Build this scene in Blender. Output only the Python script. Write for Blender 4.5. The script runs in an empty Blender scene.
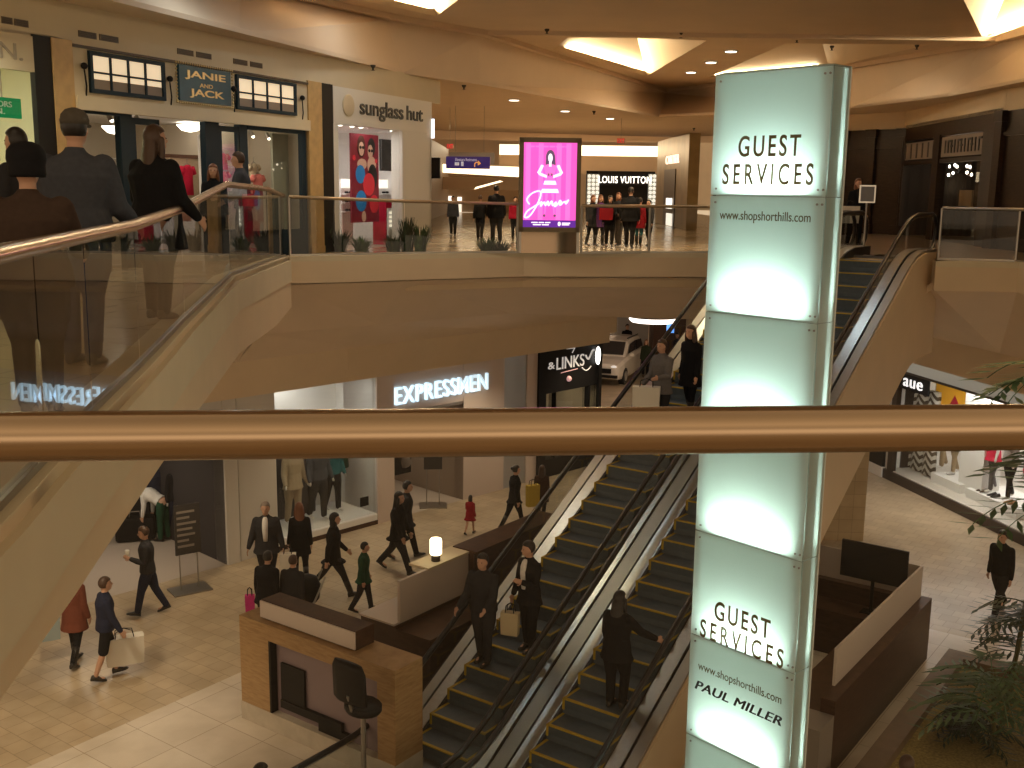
import bpy, bmesh, math, random
from math import sin, cos, pi, radians, atan2, sqrt
from mathutils import Vector, Matrix
random.seed(7)
SC = bpy.context.scene
COL = SC.collection
# ------------------------------------------------------------------ camera
F, PITCH, ROLL, HC = 1074.7, .18103, .012865, 1.36
FWD = Vector((0, cos(PITCH), -sin(PITCH)))
_u0 = Vector((0, sin(PITCH), cos(PITCH))); _r0 = Vector((1, 0, 0))
RT = _r0*cos(ROLL)+_u0*sin(ROLL); UP = -_r0*sin(ROLL)+_u0*cos(ROLL)
CAM = Vector((0, 0, HC))
cd = bpy.data.cameras.new('camera'); cam = bpy.data.objects.new('camera', cd); COL.objects.link(cam)
cd.sensor_fit = 'HORIZONTAL'; cd.sensor_width = 36; cd.lens = F/1024*36
cd.clip_start = .05; cd.clip_end = 400
m3 = Matrix((RT, UP, -FWD)).transposed(); cam.matrix_world = Matrix.Translation(CAM) @ m3.to_4x4()
SC.camera = cam
# measuring helpers: where a sight line meets a real plane of the building
def ray(u, v): return RT*((u-512)/F)-UP*((v-384)/F)+FWD
def at(u, v, z):
    r = ray(u, v); return CAM+r*((z-HC)/r.z)
def atY(u, v, y):
    r = ray(u, v); return CAM+r*(y/r.y)
def proj(p):
    d = Vector(p)-CAM; z = d.dot(FWD); return (512+F*d.dot(RT)/z, 384-F*d.dot(UP)/z)
def height_at(p, v):
    lo, hi = -9.0, 9.0
    for _ in range(50):
        m = (lo+hi)/2
        if proj((p[0], p[1], m))[1] > v: lo = m
        else: hi = m
    return (lo+hi)/2
# ------------------------------------------------------------------ materials
M = {}
def mat(name, col=(.5, .5, .5), rough=.6, metal=0, noise=0, nscale=8, emit=None, estr=1, spec=.5, coat=0):
    if name in M: return M[name]
    m = bpy.data.materials.new(name); m.use_nodes = True; nt = m.node_tree; b = nt.nodes['Principled BSDF']
    b.inputs['Base Color'].default_value = (*col, 1); b.inputs['Roughness'].default_value = rough
    b.inputs['Metallic'].default_value = metal; b.inputs['Specular IOR Level'].default_value = spec
    b.inputs['Coat Weight'].default_value = coat
    if noise:
        tc = nt.nodes.new('ShaderNodeTexCoord'); n = nt.nodes.new('ShaderNodeTexNoise'); r = nt.nodes.new('ShaderNodeValToRGB')
        n.inputs['Scale'].default_value = nscale; n.inputs['Detail'].default_value = 4
        r.color_ramp.elements[0].position = .3; r.color_ramp.elements[1].position = .7
        r.color_ramp.elements[0].color = (*[c*(1-noise) for c in col], 1); r.color_ramp.elements[1].color = (*[min(1, c*(1+noise)) for c in col], 1)
        nt.links.new(tc.outputs['Object'], n.inputs['Vector']); nt.links.new(n.outputs['Fac'], r.inputs['Fac']); nt.links.new(r.outputs['Color'], b.inputs['Base Color'])
    if emit:
        b.inputs['Emission Color'].default_value = (*emit, 1); b.inputs['Emission Strength'].default_value = estr
    M[name] = m; return m
def glass(name, tint=(.9, .9, .9), f0=.05, rough=0.0, f90=1.0):
    """thin sheet: see-through tint plus a mirror share that grows at grazing angles"""
    if name in M: return M[name]
    m = bpy.data.materials.new(name); m.use_nodes = True; nt = m.node_tree; nt.nodes.clear()
    o = nt.nodes.new('ShaderNodeOutputMaterial'); t = nt.nodes.new('ShaderNodeBsdfTransparent'); g = nt.nodes.new('ShaderNodeBsdfGlossy'); x = nt.nodes.new('ShaderNodeMixShader'); l = nt.nodes.new('ShaderNodeLayerWeight'); p = nt.nodes.new('ShaderNodeMath'); k = nt.nodes.new('ShaderNodeMath')
    l.inputs['Blend'].default_value = .5; p.operation = 'POWER'; p.inputs[1].default_value = 4.5; k.operation = 'MULTIPLY_ADD'; k.use_clamp = True; k.inputs[1].default_value = f90-f0; k.inputs[2].default_value = f0
    t.inputs['Color'].default_value = (*tint, 1); g.inputs['Roughness'].default_value = rough
    nt.links.new(l.outputs['Facing'], p.inputs[0]); nt.links.new(p.outputs[0], k.inputs[0]); nt.links.new(k.outputs[0], x.inputs[0]); nt.links.new(t.outputs[0], x.inputs[1]); nt.links.new(g.outputs[0], x.inputs[2]); nt.links.new(x.outputs[0], o.inputs[0])
    M[name] = m; return m
def frosted(name, col):
    m = bpy.data.materials.new(name); m.use_nodes = True; nt = m.node_tree; nt.nodes.clear()
    o = nt.nodes.new('ShaderNodeOutputMaterial'); t = nt.nodes.new('ShaderNodeBsdfTranslucent'); d = nt.nodes.new('ShaderNodeBsdfDiffuse'); g = nt.nodes.new('ShaderNodeBsdfGlossy'); x = nt.nodes.new('ShaderNodeMixShader'); y = nt.nodes.new('ShaderNodeMixShader'); f = nt.nodes.new('ShaderNodeFresnel')
    t.inputs['Color'].default_value = (*col, 1); d.inputs['Color'].default_value = (*col, 1); x.inputs[0].default_value = .3; g.inputs['Roughness'].default_value = .15
    nt.links.new(t.outputs[0], x.inputs[1]); nt.links.new(d.outputs[0], x.inputs[2]); nt.links.new(f.outputs[0], y.inputs[0]); nt.links.new(x.outputs[0], y.inputs[1]); nt.links.new(g.outputs[0], y.inputs[2]); nt.links.new(y.outputs[0], o.inputs[0])
    M[name] = m; return m
def tiles(name, c1, c2, grout, size, ang, rough=.35, offset=.5, gap=.02, ratio=1, vert=False):
    m = bpy.data.materials.new(name); m.use_nodes = True; nt = m.node_tree; b = nt.nodes['Principled BSDF']
    g = nt.nodes.new('ShaderNodeNewGeometry'); mp = nt.nodes.new('ShaderNodeMapping'); br = nt.nodes.new('ShaderNodeTexBrick'); n = nt.nodes.new('ShaderNodeTexNoise'); mx = nt.nodes.new('ShaderNodeMix'); mx.data_type = 'RGBA'; mx.blend_type = 'MULTIPLY'
    mp.inputs['Rotation'].default_value = (0, 0, ang); mp.inputs['Scale'].default_value = (1/size,)*3
    br.offset = offset; br.inputs['Scale'].default_value = 1; br.inputs['Brick Width'].default_value = ratio; br.inputs['Row Height'].default_value = 1; br.inputs['Mortar Size'].default_value = gap; br.inputs['Mortar Smooth'].default_value = .2; br.inputs['Bias'].default_value = 0
    br.inputs['Color1'].default_value = (*c1, 1); br.inputs['Color2'].default_value = (*c2, 1); br.inputs['Mortar'].default_value = (*grout, 1)
    n.inputs['Scale'].default_value = 1.3; n.inputs['Detail'].default_value = 5
    r = nt.nodes.new('ShaderNodeValToRGB'); r.color_ramp.elements[0].color = (.8, .78, .74, 1); r.color_ramp.elements[1].color = (1, 1, 1, 1); r.color_ramp.elements[0].position = .35; r.color_ramp.elements[1].position = .65
    
    if vert:
        sp = nt.nodes.new('ShaderNodeSeparateXYZ'); cb = nt.nodes.new('ShaderNodeCombineXYZ'); nt.links.new(g.outputs['Position'], sp.inputs[0]); nt.links.new(sp.outputs['X'], cb.inputs['X']); nt.links.new(sp.outputs['Z'], cb.inputs['Y']); nt.links.new(cb.outputs[0], mp.inputs['Vector'])
    else: nt.links.new(g.outputs['Position'], mp.inputs['Vector'])
    nt.links.new(mp.outputs[0], br.inputs['Vector']); nt.links.new(g.outputs['Position'], n.inputs['Vector']); nt.links.new(n.outputs['Fac'], r.inputs['Fac'])
    mx.inputs['Factor'].default_value = 1; nt.links.new(br.outputs['Color'], mx.inputs[6]); nt.links.new(r.outputs['Color'], mx.inputs[7]); nt.links.new(mx.outputs[2], b.inputs['Base Color'])
    b.inputs['Roughness'].default_value = rough; M[name] = m; return m
def wood(name, c1, c2, scale=1.5, rough=.4, axis=0):
    m = bpy.data.materials.new(name); m.use_nodes = True; nt = m.node_tree; b = nt.nodes['Principled BSDF']
    tc = nt.nodes.new('ShaderNodeTexCoord'); mp = nt.nodes.new('ShaderNodeMapping'); n = nt.nodes.new('ShaderNodeTexNoise'); r = nt.nodes.new('ShaderNodeValToRGB')
    mp.inputs['Scale'].default_value = (scale, scale, scale*14) if axis else (scale*2, scale*2, scale*12); n.inputs['Scale'].default_value = 2; n.inputs['Detail'].default_value = 6; n.inputs['Distortion'].default_value = .6
    r.color_ramp.elements[0].color = (*c1, 1); r.color_ramp.elements[1].color = (*c2, 1); r.color_ramp.elements[0].position = .3; r.color_ramp.elements[1].position = .7
    nt.links.new(tc.outputs['Object'], mp.inputs[0]); nt.links.new(mp.outputs[0], n.inputs['Vector']); nt.links.new(n.outputs['Fac'], r.inputs['Fac']); nt.links.new(r.outputs['Color'], b.inputs['Base Color']); b.inputs['Roughness'].default_value = rough; b.inputs['Specular IOR Level'].default_value = .25
    M[name] = m; return m
def chevron(name):
    m = bpy.data.materials.new(name); m.use_nodes = True; nt = m.node_tree; b = nt.nodes['Principled BSDF']
    tc = nt.nodes.new('ShaderNodeTexCoord'); s = nt.nodes.new('ShaderNodeSeparateXYZ'); nt.links.new(tc.outputs['Object'], s.inputs[0])
    def mth(op, a, bb=None):
        k = nt.nodes.new('ShaderNodeMath'); k.operation = op
        if hasattr(a, 'node'): nt.links.new(a, k.inputs[0])
        else: k.inputs[0].default_value = a
        if bb is not None:
            if hasattr(bb, 'node'): nt.links.new(bb, k.inputs[1])
            else: k.inputs[1].default_value = bb
        return k.outputs[0]
    pp = mth('PINGPONG', mth('ADD', s.outputs['X'], 10), .2)
    w = mth('FRACT', mth('MULTIPLY', mth('ADD', mth('ADD', s.outputs['Z'], 10), pp), 4.6)); st = mth('GREATER_THAN', w, .5)
    r = nt.nodes.new('ShaderNodeValToRGB'); r.color_ramp.elements[0].color = (.75, .73, .68, 1); r.color_ramp.elements[1].color = (.1, .07, .04, 1)
    nt.links.new(st, r.inputs[0]); nt.links.new(r.outputs[0], b.inputs['Base Color']); M[name] = m; return m
def flat(name, col, rough=.85): return mat(name, col, rough, noise=.08, nscale=30, spec=.12)
cream = mat('cream_paint', (.68, .54, .36), .7, noise=.03, nscale=1.5)
creamw = mat('pale_cream_paint', (.66, .57, .40), .7, noise=.03, nscale=2)
ceil_m = mat('ceiling_paint', (.70, .56, .41), .8, noise=.03, nscale=1)
white = mat('white_paint', (.78, .76, .72), .6)
bright = mat('bright_white_paint', (.85, .84, .82), .5)
beigepanel = mat('beige_panel', (.62, .52, .42), .5)
black = mat('black_paint', (.010, .009, .009), .5, spec=.2)
dark = mat('dark_interior', (.05, .04, .035), .6)
darkwood = wood('dark_wood', (.016, .009, .006), (.035, .02, .012), 1.2, .35)
tanpil = mat('tan_stone', (.55, .36, .15), .45, noise=.12, nscale=6)
brass = mat('brushed_brass', (.62, .45, .28), .26, 1)
steel = mat('brushed_steel', (.62, .62, .6), .28, 1, noise=.06, nscale=20)
steel_d = mat('dull_steel', (.42, .39, .35), .38, 1)
chrome = mat('chrome', (.75, .75, .75), .12, 1)
rubber = mat('black_rubber', (.012, .012, .014), .3)
step_m = mat('step_metal', (.075, .10, .125), .5, 0, noise=.1, nscale=12)
yellow = mat('yellow_edge', (.45, .31, .02), .6)
railglass = glass('rail_glass', (.62, .61, .57), .035, 0, 1.0)
clearglass = glass('clear_glass', (.97, .98, .97), .03, 0, .45)
frost = frosted('frosted_glass', (.80, .91, .86))
olive = mat('olive_letters', (.13, .10, .03), .5)
blackl = mat('black_letters', (.01, .01, .01), .4)
honeywood = wood('honey_wood', (.30, .18, .08), (.42, .27, .13), 1.2, .4)
brownwood = wood('brown_wood', (.05, .026, .016), (.085, .043, .026), 1.2, .35)
stone = mat('pale_stone', (.48, .42, .34), .5, noise=.1, nscale=5)
leaf = mat('leaf_green', (.05, .11, .035), .45, noise=.4, nscale=9)
leaf2 = mat('dark_leaf', (.02, .045, .018), .45, noise=.4, nscale=9)
navyblue = mat('navy_paint', (.010, .026, .040), .5, spec=.2)
gold = mat('gold_letters', (.7, .56, .3), .35, .6)
tilefloor = tiles('beige_tile_floor', (.52, .41, .28), (.44, .35, .24), (.30, .23, .15), .31, .62641, .3)
whitetile = tiles('white_tile_floor', (.70, .62, .52), (.64, .56, .47), (.40, .32, .24), .86, .62641+pi/2, .3, 0, .008)
uptile = tiles('upper_tile_floor', (.58, .46, .32), (.54, .42, .29), (.38, .3, .2), .6, .3, .18)
# ------------------------------------------------------------------ objects
def prop(o, label=None, cat=None, group=None, kind=None):
    if label: o['label'] = label
    if cat: o['category'] = cat
    if group: o['group'] = group
    if kind: o['kind'] = kind
    return o
def empty(name, loc=(0, 0, 0), rz=0, label=None, cat=None, group=None):
    o = bpy.data.objects.new(name, None); COL.objects.link(o); o.location = loc; o.rotation_euler = (0, 0, rz); o.empty_display_size = .1
    return prop(o, label, cat, group)
class MB:
    def __init__(s): s.v = []; s.f = []; s.m = []
    def add(s, vs, fs, mi=0):
        o = len(s.v); s.v += [Vector(p) for p in vs]; s.f += [tuple(i+o for i in f) for f in fs]; s.m += [mi]*len(fs); return s
    def hexa(s, p, mi=0):
        return s.add(p, [(3, 2, 1, 0), (4, 5, 6, 7), (0, 1, 5, 4), (1, 2, 6, 5), (2, 3, 7, 6), (3, 0, 4, 7)], mi)
    def box(s, x0, x1, y0, y1, z0, z1, mi=0, fr=None):
        x0, x1 = min(x0, x1), max(x0, x1); y0, y1 = min(y0, y1), max(y0, y1); z0, z1 = min(z0, z1), max(z0, z1)
        p = [(x0, y0, z0), (x1, y0, z0), (x1, y1, z0), (x0, y1, z0), (x0, y0, z1), (x1, y0, z1), (x1, y1, z1), (x0, y1, z1)]
        if fr: p = [fr(*q) for q in p]
        return s.hexa(p, mi)
    def prism(s, poly, vec, mi=0, side=None):
        n = len(poly); a = [Vector(p) for p in poly]; b = [p+Vector(vec) for p in a]; o = len(s.v); s.v += a+b
        s.f.append(tuple(o+i for i in range(n))); s.f.append(tuple(o+n+i for i in reversed(range(n)))); s.m += [mi, mi]
        for i in range(n):
            j = (i+1) % n; s.f.append((o+i, o+n+i, o+n+j, o+j)); s.m.append(mi if side is None else side)
        return s
    def tube(s, path, r, seg=10, mi=0, cap=True, sy=1):
        P = [Vector(p) for p in path]; R = r if isinstance(r, (list, tuple)) else [r]*len(P); o = len(s.v); ref = None
        for i, p in enumerate(P):
            t = (P[min(i+1, len(P)-1)]-P[max(i-1, 0)]).normalized()
            if ref is None:
                ref = Vector((0, 0, 1)) if abs(t.z) < .9 else Vector((1, 0, 0))
            a = t.cross(ref).normalized(); b = a.cross(t).normalized(); ref = b
            for k in range(seg):
                w = 2*pi*k/seg; s.v.append(p+a*(R[i]*cos(w))+b*(R[i]*sin(w)*sy))
        for i in range(len(P)-1):
            for k in range(seg):
                l = (k+1) % seg; s.f.append((o+i*seg+k, o+i*seg+l, o+(i+1)*seg+l, o+(i+1)*seg+k)); s.m.append(mi)
        if cap:
            s.f.append(tuple(o+k for k in reversed(range(seg)))); s.f.append(tuple(o+(len(P)-1)*seg+k for k in range(seg))); s.m += [mi, mi]
        return s
    def limb(s, pts, rads, seg=12):
        s.tube(pts, rads, seg)
        for p, r in zip(pts, rads): s.ell(p, (r, r, r), seg, 8)
        return s
    def ell(s, c, r, seg=14, rows=10, mi=0, rot=None):
        o = len(s.v); c = Vector(c)
        for i in range(rows+1):
            t = pi*i/rows
            for k in range(seg):
                w = 2*pi*k/seg; q = Vector((r[0]*sin(t)*cos(w), r[1]*sin(t)*sin(w), r[2]*cos(t)))
                if rot: q = rot @ q
                s.v.append(c+q)
        for i in range(rows):
            for k in range(seg):
                l = (k+1) % seg; s.f.append((o+i*seg+k, o+(i+1)*seg+k, o+(i+1)*seg+l, o+i*seg+l)); s.m.append(mi)
        return s
    def loft(s, rings, mi=0):
        n = len(rings[0]); o = len(s.v)
        for r in rings: s.v += [Vector(p) for p in r]
        for i in range(len(rings)-1):
            for k in range(n):
                l = (k+1) % n; s.f.append((o+i*n+k, o+i*n+l, o+(i+1)*n+l, o+(i+1)*n+k)); s.m.append(mi)
        s.f.append(tuple(o+k for k in reversed(range(n)))); s.f.append(tuple(o+(len(rings)-1)*n+k for k in range(n))); s.m += [mi, mi]
        return s
    def lathe(s, prof, c=(0, 0, 0), seg=20, mi=0):
        c = Vector(c)
        return s.loft([[c+Vector((r*cos(2*pi*k/seg), r*sin(2*pi*k/seg), z)) for k in range(seg)] for r, z in prof], mi)
    def build(s, name, mats, parent=None, smooth=False, label=None, cat=None, group=None, kind=None, origin=None):
        if not isinstance(mats, (list, tuple)): mats = [mats]
        if parent is None and origin is None and s.v:
            lo = [min(p[i] for p in s.v) for i in range(3)]; hi = [max(p[i] for p in s.v) for i in range(3)]
            origin = Vector(((lo[0]+hi[0])/2, (lo[1]+hi[1])/2, lo[2]))
        vs = s.v
        if parent is not None and origin is None:
            inv = WINV.get(parent.name)
            if inv is None: inv = Matrix.LocRotScale(parent.location, parent.rotation_euler, parent.scale).inverted()
            if parent.parent: inv = WM(parent).inverted()
            vs = [inv @ p for p in s.v]
        elif origin is not None:
            vs = [p-Vector(origin) for p in s.v]
        me = bpy.data.meshes.new(name); me.from_pydata([tuple(p) for p in vs], [], s.f)
        for m in mats: me.materials.append(m)
        for p, mi in zip(me.polygons, s.m): p.material_index = mi; p.use_smooth = smooth
        me.validate(); me.update()
        bm = bmesh.new(); bm.from_mesh(me); bmesh.ops.recalc_face_normals(bm, faces=bm.faces); bm.to_mesh(me); bm.free()
        o = bpy.data.objects.new(name, me); COL.objects.link(o)
        if parent is not None: o.parent = parent
        if origin is not None: o.location = origin
        return prop(o, label, cat, group, kind)
WINV = {}
def WM(o):
    m = Matrix.LocRotScale(o.location, o.rotation_euler, o.scale)
    return WM(o.parent) @ m if o.parent else m
def Fr(o, d, z0=0):
    """vertical working plane: x along d, y out of the plane to the right of d, z up"""
    o = Vector((o[0], o[1])); e = Vector(d).normalized(); n = Vector((e.y, -e.x))
    def f(x, y, z): q = o+e*x+n*y; return Vector((q.x, q.y, z+z0))
    f.o = o; f.e = e; f.n = n
    def px(u, v, off=0):
        r = ray(u, v); A = o+n*off; t = A.dot(n)/(Vector((r.x, r.y)).dot(n)); P = CAM+r*t
        return ((Vector((P.x, P.y))-o).dot(e), P.z-z0)
    f.px = px; f.rz = atan2(e.y, e.x); return f
def text(s, name, m, fr, x0, x1, z0, z1, y=.01, depth=.02, parent=None, shear=0, bold=0, gap=1, **k):
    """lettering fitted into the rectangle x0..x1, z0..z1 of the working plane fr"""
    c = bpy.data.curves.new(name, 'FONT'); c.body = s; c.extrude = depth/2; c.shear = shear; c.offset = bold; c.space_character = gap
    o = bpy.data.objects.new(name, c); me = bpy.data.meshes.new_from_object(o); bpy.data.objects.remove(o)
    xs = [v.co.x for v in me.vertices]; ys = [v.co.y for v in me.vertices]
    ax, bx, ay, by = min(xs), max(xs), min(ys), max(ys)
    mb = MB(); vs = [fr(x0+(v.co.x-ax)/(bx-ax)*(x1-x0), y+v.co.z, z0+(v.co.y-ay)/(by-ay)*(z1-z0)) for v in me.vertices]
    mb.add(vs, [tuple(p.vertices) for p in me.polygons]); bpy.data.meshes.remove(me)
    return mb.build(name, m, parent, **k)
def area(name, loc, size, power, col, direction=(0, 0, -1), sy=None, spread=None):
    l = bpy.data.lights.new(name, 'AREA'); l.energy = power; l.color = col; l.size = size
    if sy: l.shape = 'RECTANGLE'; l.size_y = sy
    if spread: l.spread = spread
    o = bpy.data.objects.new(name, l); COL.objects.link(o); o.location = loc; o.rotation_euler = Vector(direction).to_track_quat('-Z', 'Y').to_euler(); return o
def point(name, loc, power, col, r=.05):
    l = bpy.data.lights.new(name, 'POINT'); l.energy = power; l.color = col; l.shadow_soft_size = r
    o = bpy.data.objects.new(name, l); COL.objects.link(o); o.location = loc; return o
def spot(name, loc, power, col, ang=100, blend=.6, direction=(0, 0, -1), r=.06):
    l = bpy.data.lights.new(name, 'SPOT'); l.energy = power; l.color = col; l.spot_size = radians(ang); l.spot_blend = blend; l.shadow_soft_size = r
    o = bpy.data.objects.new(name, l); COL.objects.link(o); o.location = loc; o.rotation_euler = Vector(direction).to_track_quat('-Z', 'Y').to_euler(); return o
WARM = (1, .72, .42); WARMW = (1, .84, .64); NEUT = (1, .94, .85); COOL = (.72, 1, .92)
ZL = -6.5                                     # lower floor level
EA = .62641; E0 = Vector((2.846, 16.772)); EU = Vector((sin(EA), cos(EA))); EN = Vector((cos(EA), -sin(EA)))
def fe(u, n, z): q = E0+EU*u+EN*n; return Vector((q.x, q.y, z))   # escalator axes: u uphill, n to the right
TAN = .568; ZE = -3.806
def ez(u): return ZE+TAN*u
FA = Fr((-5.83, 21.58), (6.49, 6.84))         # lower left shop fronts
FU = Fr((-6.8, 15.3), (4.73, 11.2))           # upper left shop fronts
FRT = Fr((11.55, 24.06), (-1.065, 5.037))     # lower right shop front (x from near to far, y towards the hall is negative)
# ================================================================== SETTING
FRT = Fr((10.486, 29.098), (1.065, -5.037))
def S(name, mb, m, **k):
    k.setdefault('kind', 'structure'); return mb.build(name, m, **k)
# --- floors
mb = MB(); mb.prism([(-22, 2, ZL), (24, 2, ZL), (24, 75, ZL), (-22, 75, ZL)], (0, 0, -.3))
S('floor', mb, tilefloor, label='lower level floor of small beige tiles', cat='floor')
mb = MB(); mb.prism([fe(-14, -5.65, ZL+.004), fe(4.3, -5.65, ZL+.004), fe(4.3, 5.6, ZL+.004), fe(-14, 5.6, ZL+.004)], (0, 0, -.05))
S('floor', mb, whitetile, label='large pale floor tiles around the escalators and counters', cat='floor')
Ledge = [(-1.70, 2.0), (-2.06, 4.3), (-2.22, 5.15), (-2.42, 6.26), (-2.70, 7.9), (-3.15, 10.5), (-3.82, 14.8), (-4.05, 18.2), (-4.28, 20.56)]
LZ = [0, 0, 0, 0, 0, .03, .10, .06, 0]
LB = [-.54, -.63, -.69, -.73, -.77, -.86, -.95, -1.0, -.95]
Bk = [(-3.34, 20.95), (-2.2, 21.65), (.2, 22.9), (4.9, 23.5)]
esc_l = fe(7.9, -2.1, 0); esc_r = fe(7.9, 1.5, 0)
Rt = [(8.45, 21.62), (10.12, 21.6), (11.4, 18.5), (12.6, 2.0)]
def V3(p, z): return Vector((p[0], p[1], z))
# upper level: left walkway, corridor beyond and right walkway
mb = MB()
mb.prism([V3(p, z) for p, z in zip(Ledge, LZ)]+[V3(p, 0) for p in [(-3.34, 20.95), (-2.2, 21.65), (-1.9, 22.2), (-2.6, 27.5), (-22, 60), (-22, 2)]], (0, 0, -.5), 0, 1)
S('floor', mb, [uptile, cream], label='upper left walkway in front of the shops', cat='floor')
mb = MB()
mb.prism([V3(p, -.45) for p in [(-2.2, 21.9), (.2, 23.1), (4.9, 23.7), (5.7, 24.7), (6.6, 26.5), (9.5, 33), (14, 40), (14, 110), (-14, 110), (-14, 45), (-2.6, 27.5)]], (0, 0, -.3), 0, 1)
S('floor', mb, [uptile, cream], label='polished upper corridor floor leading away', cat='floor')
mb = MB()
mb.prism([V3(p, 0) for p in [(esc_l.x, esc_l.y), (esc_r.x, esc_r.y)]+Rt+[(24, 2), (24, 45), (14, 40), (9.5, 33), (6.6, 26.5)]], (0, 0, -.5), 0, 1)
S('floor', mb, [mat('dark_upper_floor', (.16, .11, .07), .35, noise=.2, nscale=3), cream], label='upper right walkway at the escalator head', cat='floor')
# curb of the corridor edge (planter rim)
def strip(pts, zs, w, h0, h1, m, **k):
    """a continuous band of width w to the left of the polyline, from z+h0 to z+h1"""
    mb = MB(); n = len(pts); nr = []
    for i in range(n):
        a = Vector(pts[max(i-1, 0)]); b = Vector(pts[min(i+1, n-1)]); d = (b-a).normalized(); nr.append(Vector((-d.y, d.x)))
    rings = []
    for p, z, q in zip(pts, zs, nr):
        p = Vector(p); o = p+q*w; rings.append([(p.x, p.y, z+h0), (p.x, p.y, z+h1), (o.x, o.y, z+h1), (o.x, o.y, z+h0)])
    mb.loft(rings); return S(k.pop('name', 'trim_1'), mb, m, **k)
edgeB = [Ledge[-1]]+Bk
strip(edgeB, [0]*5, .42, -.5, 0, cream, name='trim_1', label='tan planter rim along the corridor edge', cat='ledge')
strip(Ledge, LZ, .3, -.07, .012, creamw, name='trim_2', label='pale ledge under the left glass railing', cat='ledge')
mb = MB()
# left edge: upper band with shop light put into its paler colour, set-back lower band
def band(pts, zs, off, h0, h1, th, m, **k):
    q = []
    for i, p in enumerate(pts):
        a = Vector(pts[max(i-1, 0)]); b = Vector(pts[min(i+1, len(pts)-1)]); d = (b-a).normalized(); q.append(Vector(p)+Vector((d.y, -d.x))*off)
    return strip([tuple(x) for x in q], zs, th, h0, h1, m, **k)
band(Ledge, LZ, .05, -.46, -.06, .2, creamw, name='trim_3', label='fascia band of the left walkway, paled for shop light', cat='fascia')
mb = MB(); rg = []
for p, z, b in zip(Ledge, LZ, LB): x, y = p[0]+.03, p[1]-.01; rg.append([(x, y, b), (x, y, z-.46), (x-.3, y, z-.46), (x-.3, y, b)])
mb.loft(rg); S('trim_4', mb, cream, label='lower fascia band of the left walkway', cat='fascia')
band(edgeB, [0]*5, .05, -.09, .015, .35, creamw, name='trim_5', label='pale cap along the corridor planter rim', cat='ledge')
band(edgeB, [0]*5, .06, -.5, -.085, .2, cream, name='trim_6', label='flat fascia of the corridor edge', cat='fascia')
band([(esc_r.x, esc_r.y-.3)]+Rt, [0]*5, .05, -.1, .015, .35, creamw, name='trim_7', label='pale cap along the right walkway edge', cat='ledge')
band([(esc_r.x, esc_r.y-.3)]+Rt, [0]*5, .06, -.58, -.1, .3, cream, name='trim_8', label='flat fascia of the right walkway edge', cat='fascia')
# sloping soffits from the deck edge back to the bulkhead over the lower shops
Lo = [FA(-.05, .5, -2.15), FA(3.0, .5, -2.15), FA(7.6, .5, -2.15), FA(11.7, .5, -2.15), Vector((8.6, 29, -2.15))]
Hi = [V3(Ledge[-1], -.53), V3(Bk[1], -.53), V3(Bk[2], -.53), V3(Bk[3], -.53), V3((esc_l.x+.3, esc_l.y+.3), -.53)]
mb = MB(); mid = []
for h, l in zip(Hi, Lo): mid.append(h.lerp(l, .55)+Vector((0, 0, -.12)))
rings = [Hi, mid, Lo]
for i in range(2):
    for k in range(4):
        p = [rings[i][k], rings[i+1][k], rings[i+1][k+1], rings[i][k+1]]; mb.prism(p, (0, .25, .12))
S('ceiling', mb, ceil_m, label='sloping soffit under the corridor edge', cat='ceiling')
mb = MB()
LeftLo = [Vector((-9.5, 17.3, -2.15)), FA(-.05, .5, -2.15)]
mb.prism([V3((p[0]-.9, p[1]), -.8) for p in Ledge[1:8]]+[V3((-4.5, 20.4), -.94), LeftLo[1], Vector((-12, 12, -1.6)), Vector((-12, 4, -1.2))], (0, 0, .1))
S('ceiling', mb, ceil_m, label='soffit under the left walkway', cat='ceiling')
# bulkhead over the lower left shops, in two steps
mb = MB(); mb.box(-8, 12.2, .1, .5, -2.62, -2.1, fr=FA); mb.box(-8, 12.0, -.1, .42, -2.9, -2.6, fr=FA)
mb.box(2.72, 2.75, .5, .508, -2.62, -2.15, fr=FA); mb.box(2.72, 2.75, .42, .428, -2.9, -2.62, fr=FA)
S('trim_9', mb, cream, label='tan bulkhead above the lower left shops', cat='fascia')
# lower ceilings
mb = MB(); mb.prism([FA(-9, .1, -2.62), FA(12.2, .1, -2.62), (2.6, 70, -2.62), (-14, 70, -2.62), (-14, 12, -2.62)], (0, 0, .15)); mb.prism([FA(12.0, .1, -2.15), (9, 29, -2.15), (14, 29, -2.15), (14, 70, -2.15), (2.6, 70, -2.15)], (0, 0, .15))
S('ceiling', mb, ceil_m, label='flat ceiling of the lower corridor', cat='ceiling')
# right: sloping soffit, bulkhead and flat ceiling
bR = [FRT(-1.0, .5, -2.2), FRT(5.0, .5, -2.2), FRT(12, .5, -2.2)]
tR = [V3((esc_r.x-.1, esc_r.y-.3), -.58), V3(Rt[1], -.58), V3(Rt[2], -.58)]
mb = MB()
for k in range(2):
    mb.prism([tR[k], tR[k+1], bR[k+1], bR[k]], (0, .1, .15))
mb.prism([tR[0], bR[0], Vector((7.6, 29, -2.2)), Vector((7.2, 23.4, -1.9))], (0, 0, .15))
S('ceiling', mb, ceil_m, label='sloping soffit under the right walkway', cat='ceiling')
mb = MB(); mb.box(-3, 14, .02, .5, -2.75, -2.15, fr=FRT); mb.box(-3, 14, -.1, .4, -3.0, -2.75, fr=FRT); mb.box(1.2, 1.22, .5, .508, -2.75, -2.15, fr=FRT)
S('trim_10', mb, cream, label='tan bulkhead above the lower right shop', cat='fascia')
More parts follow.
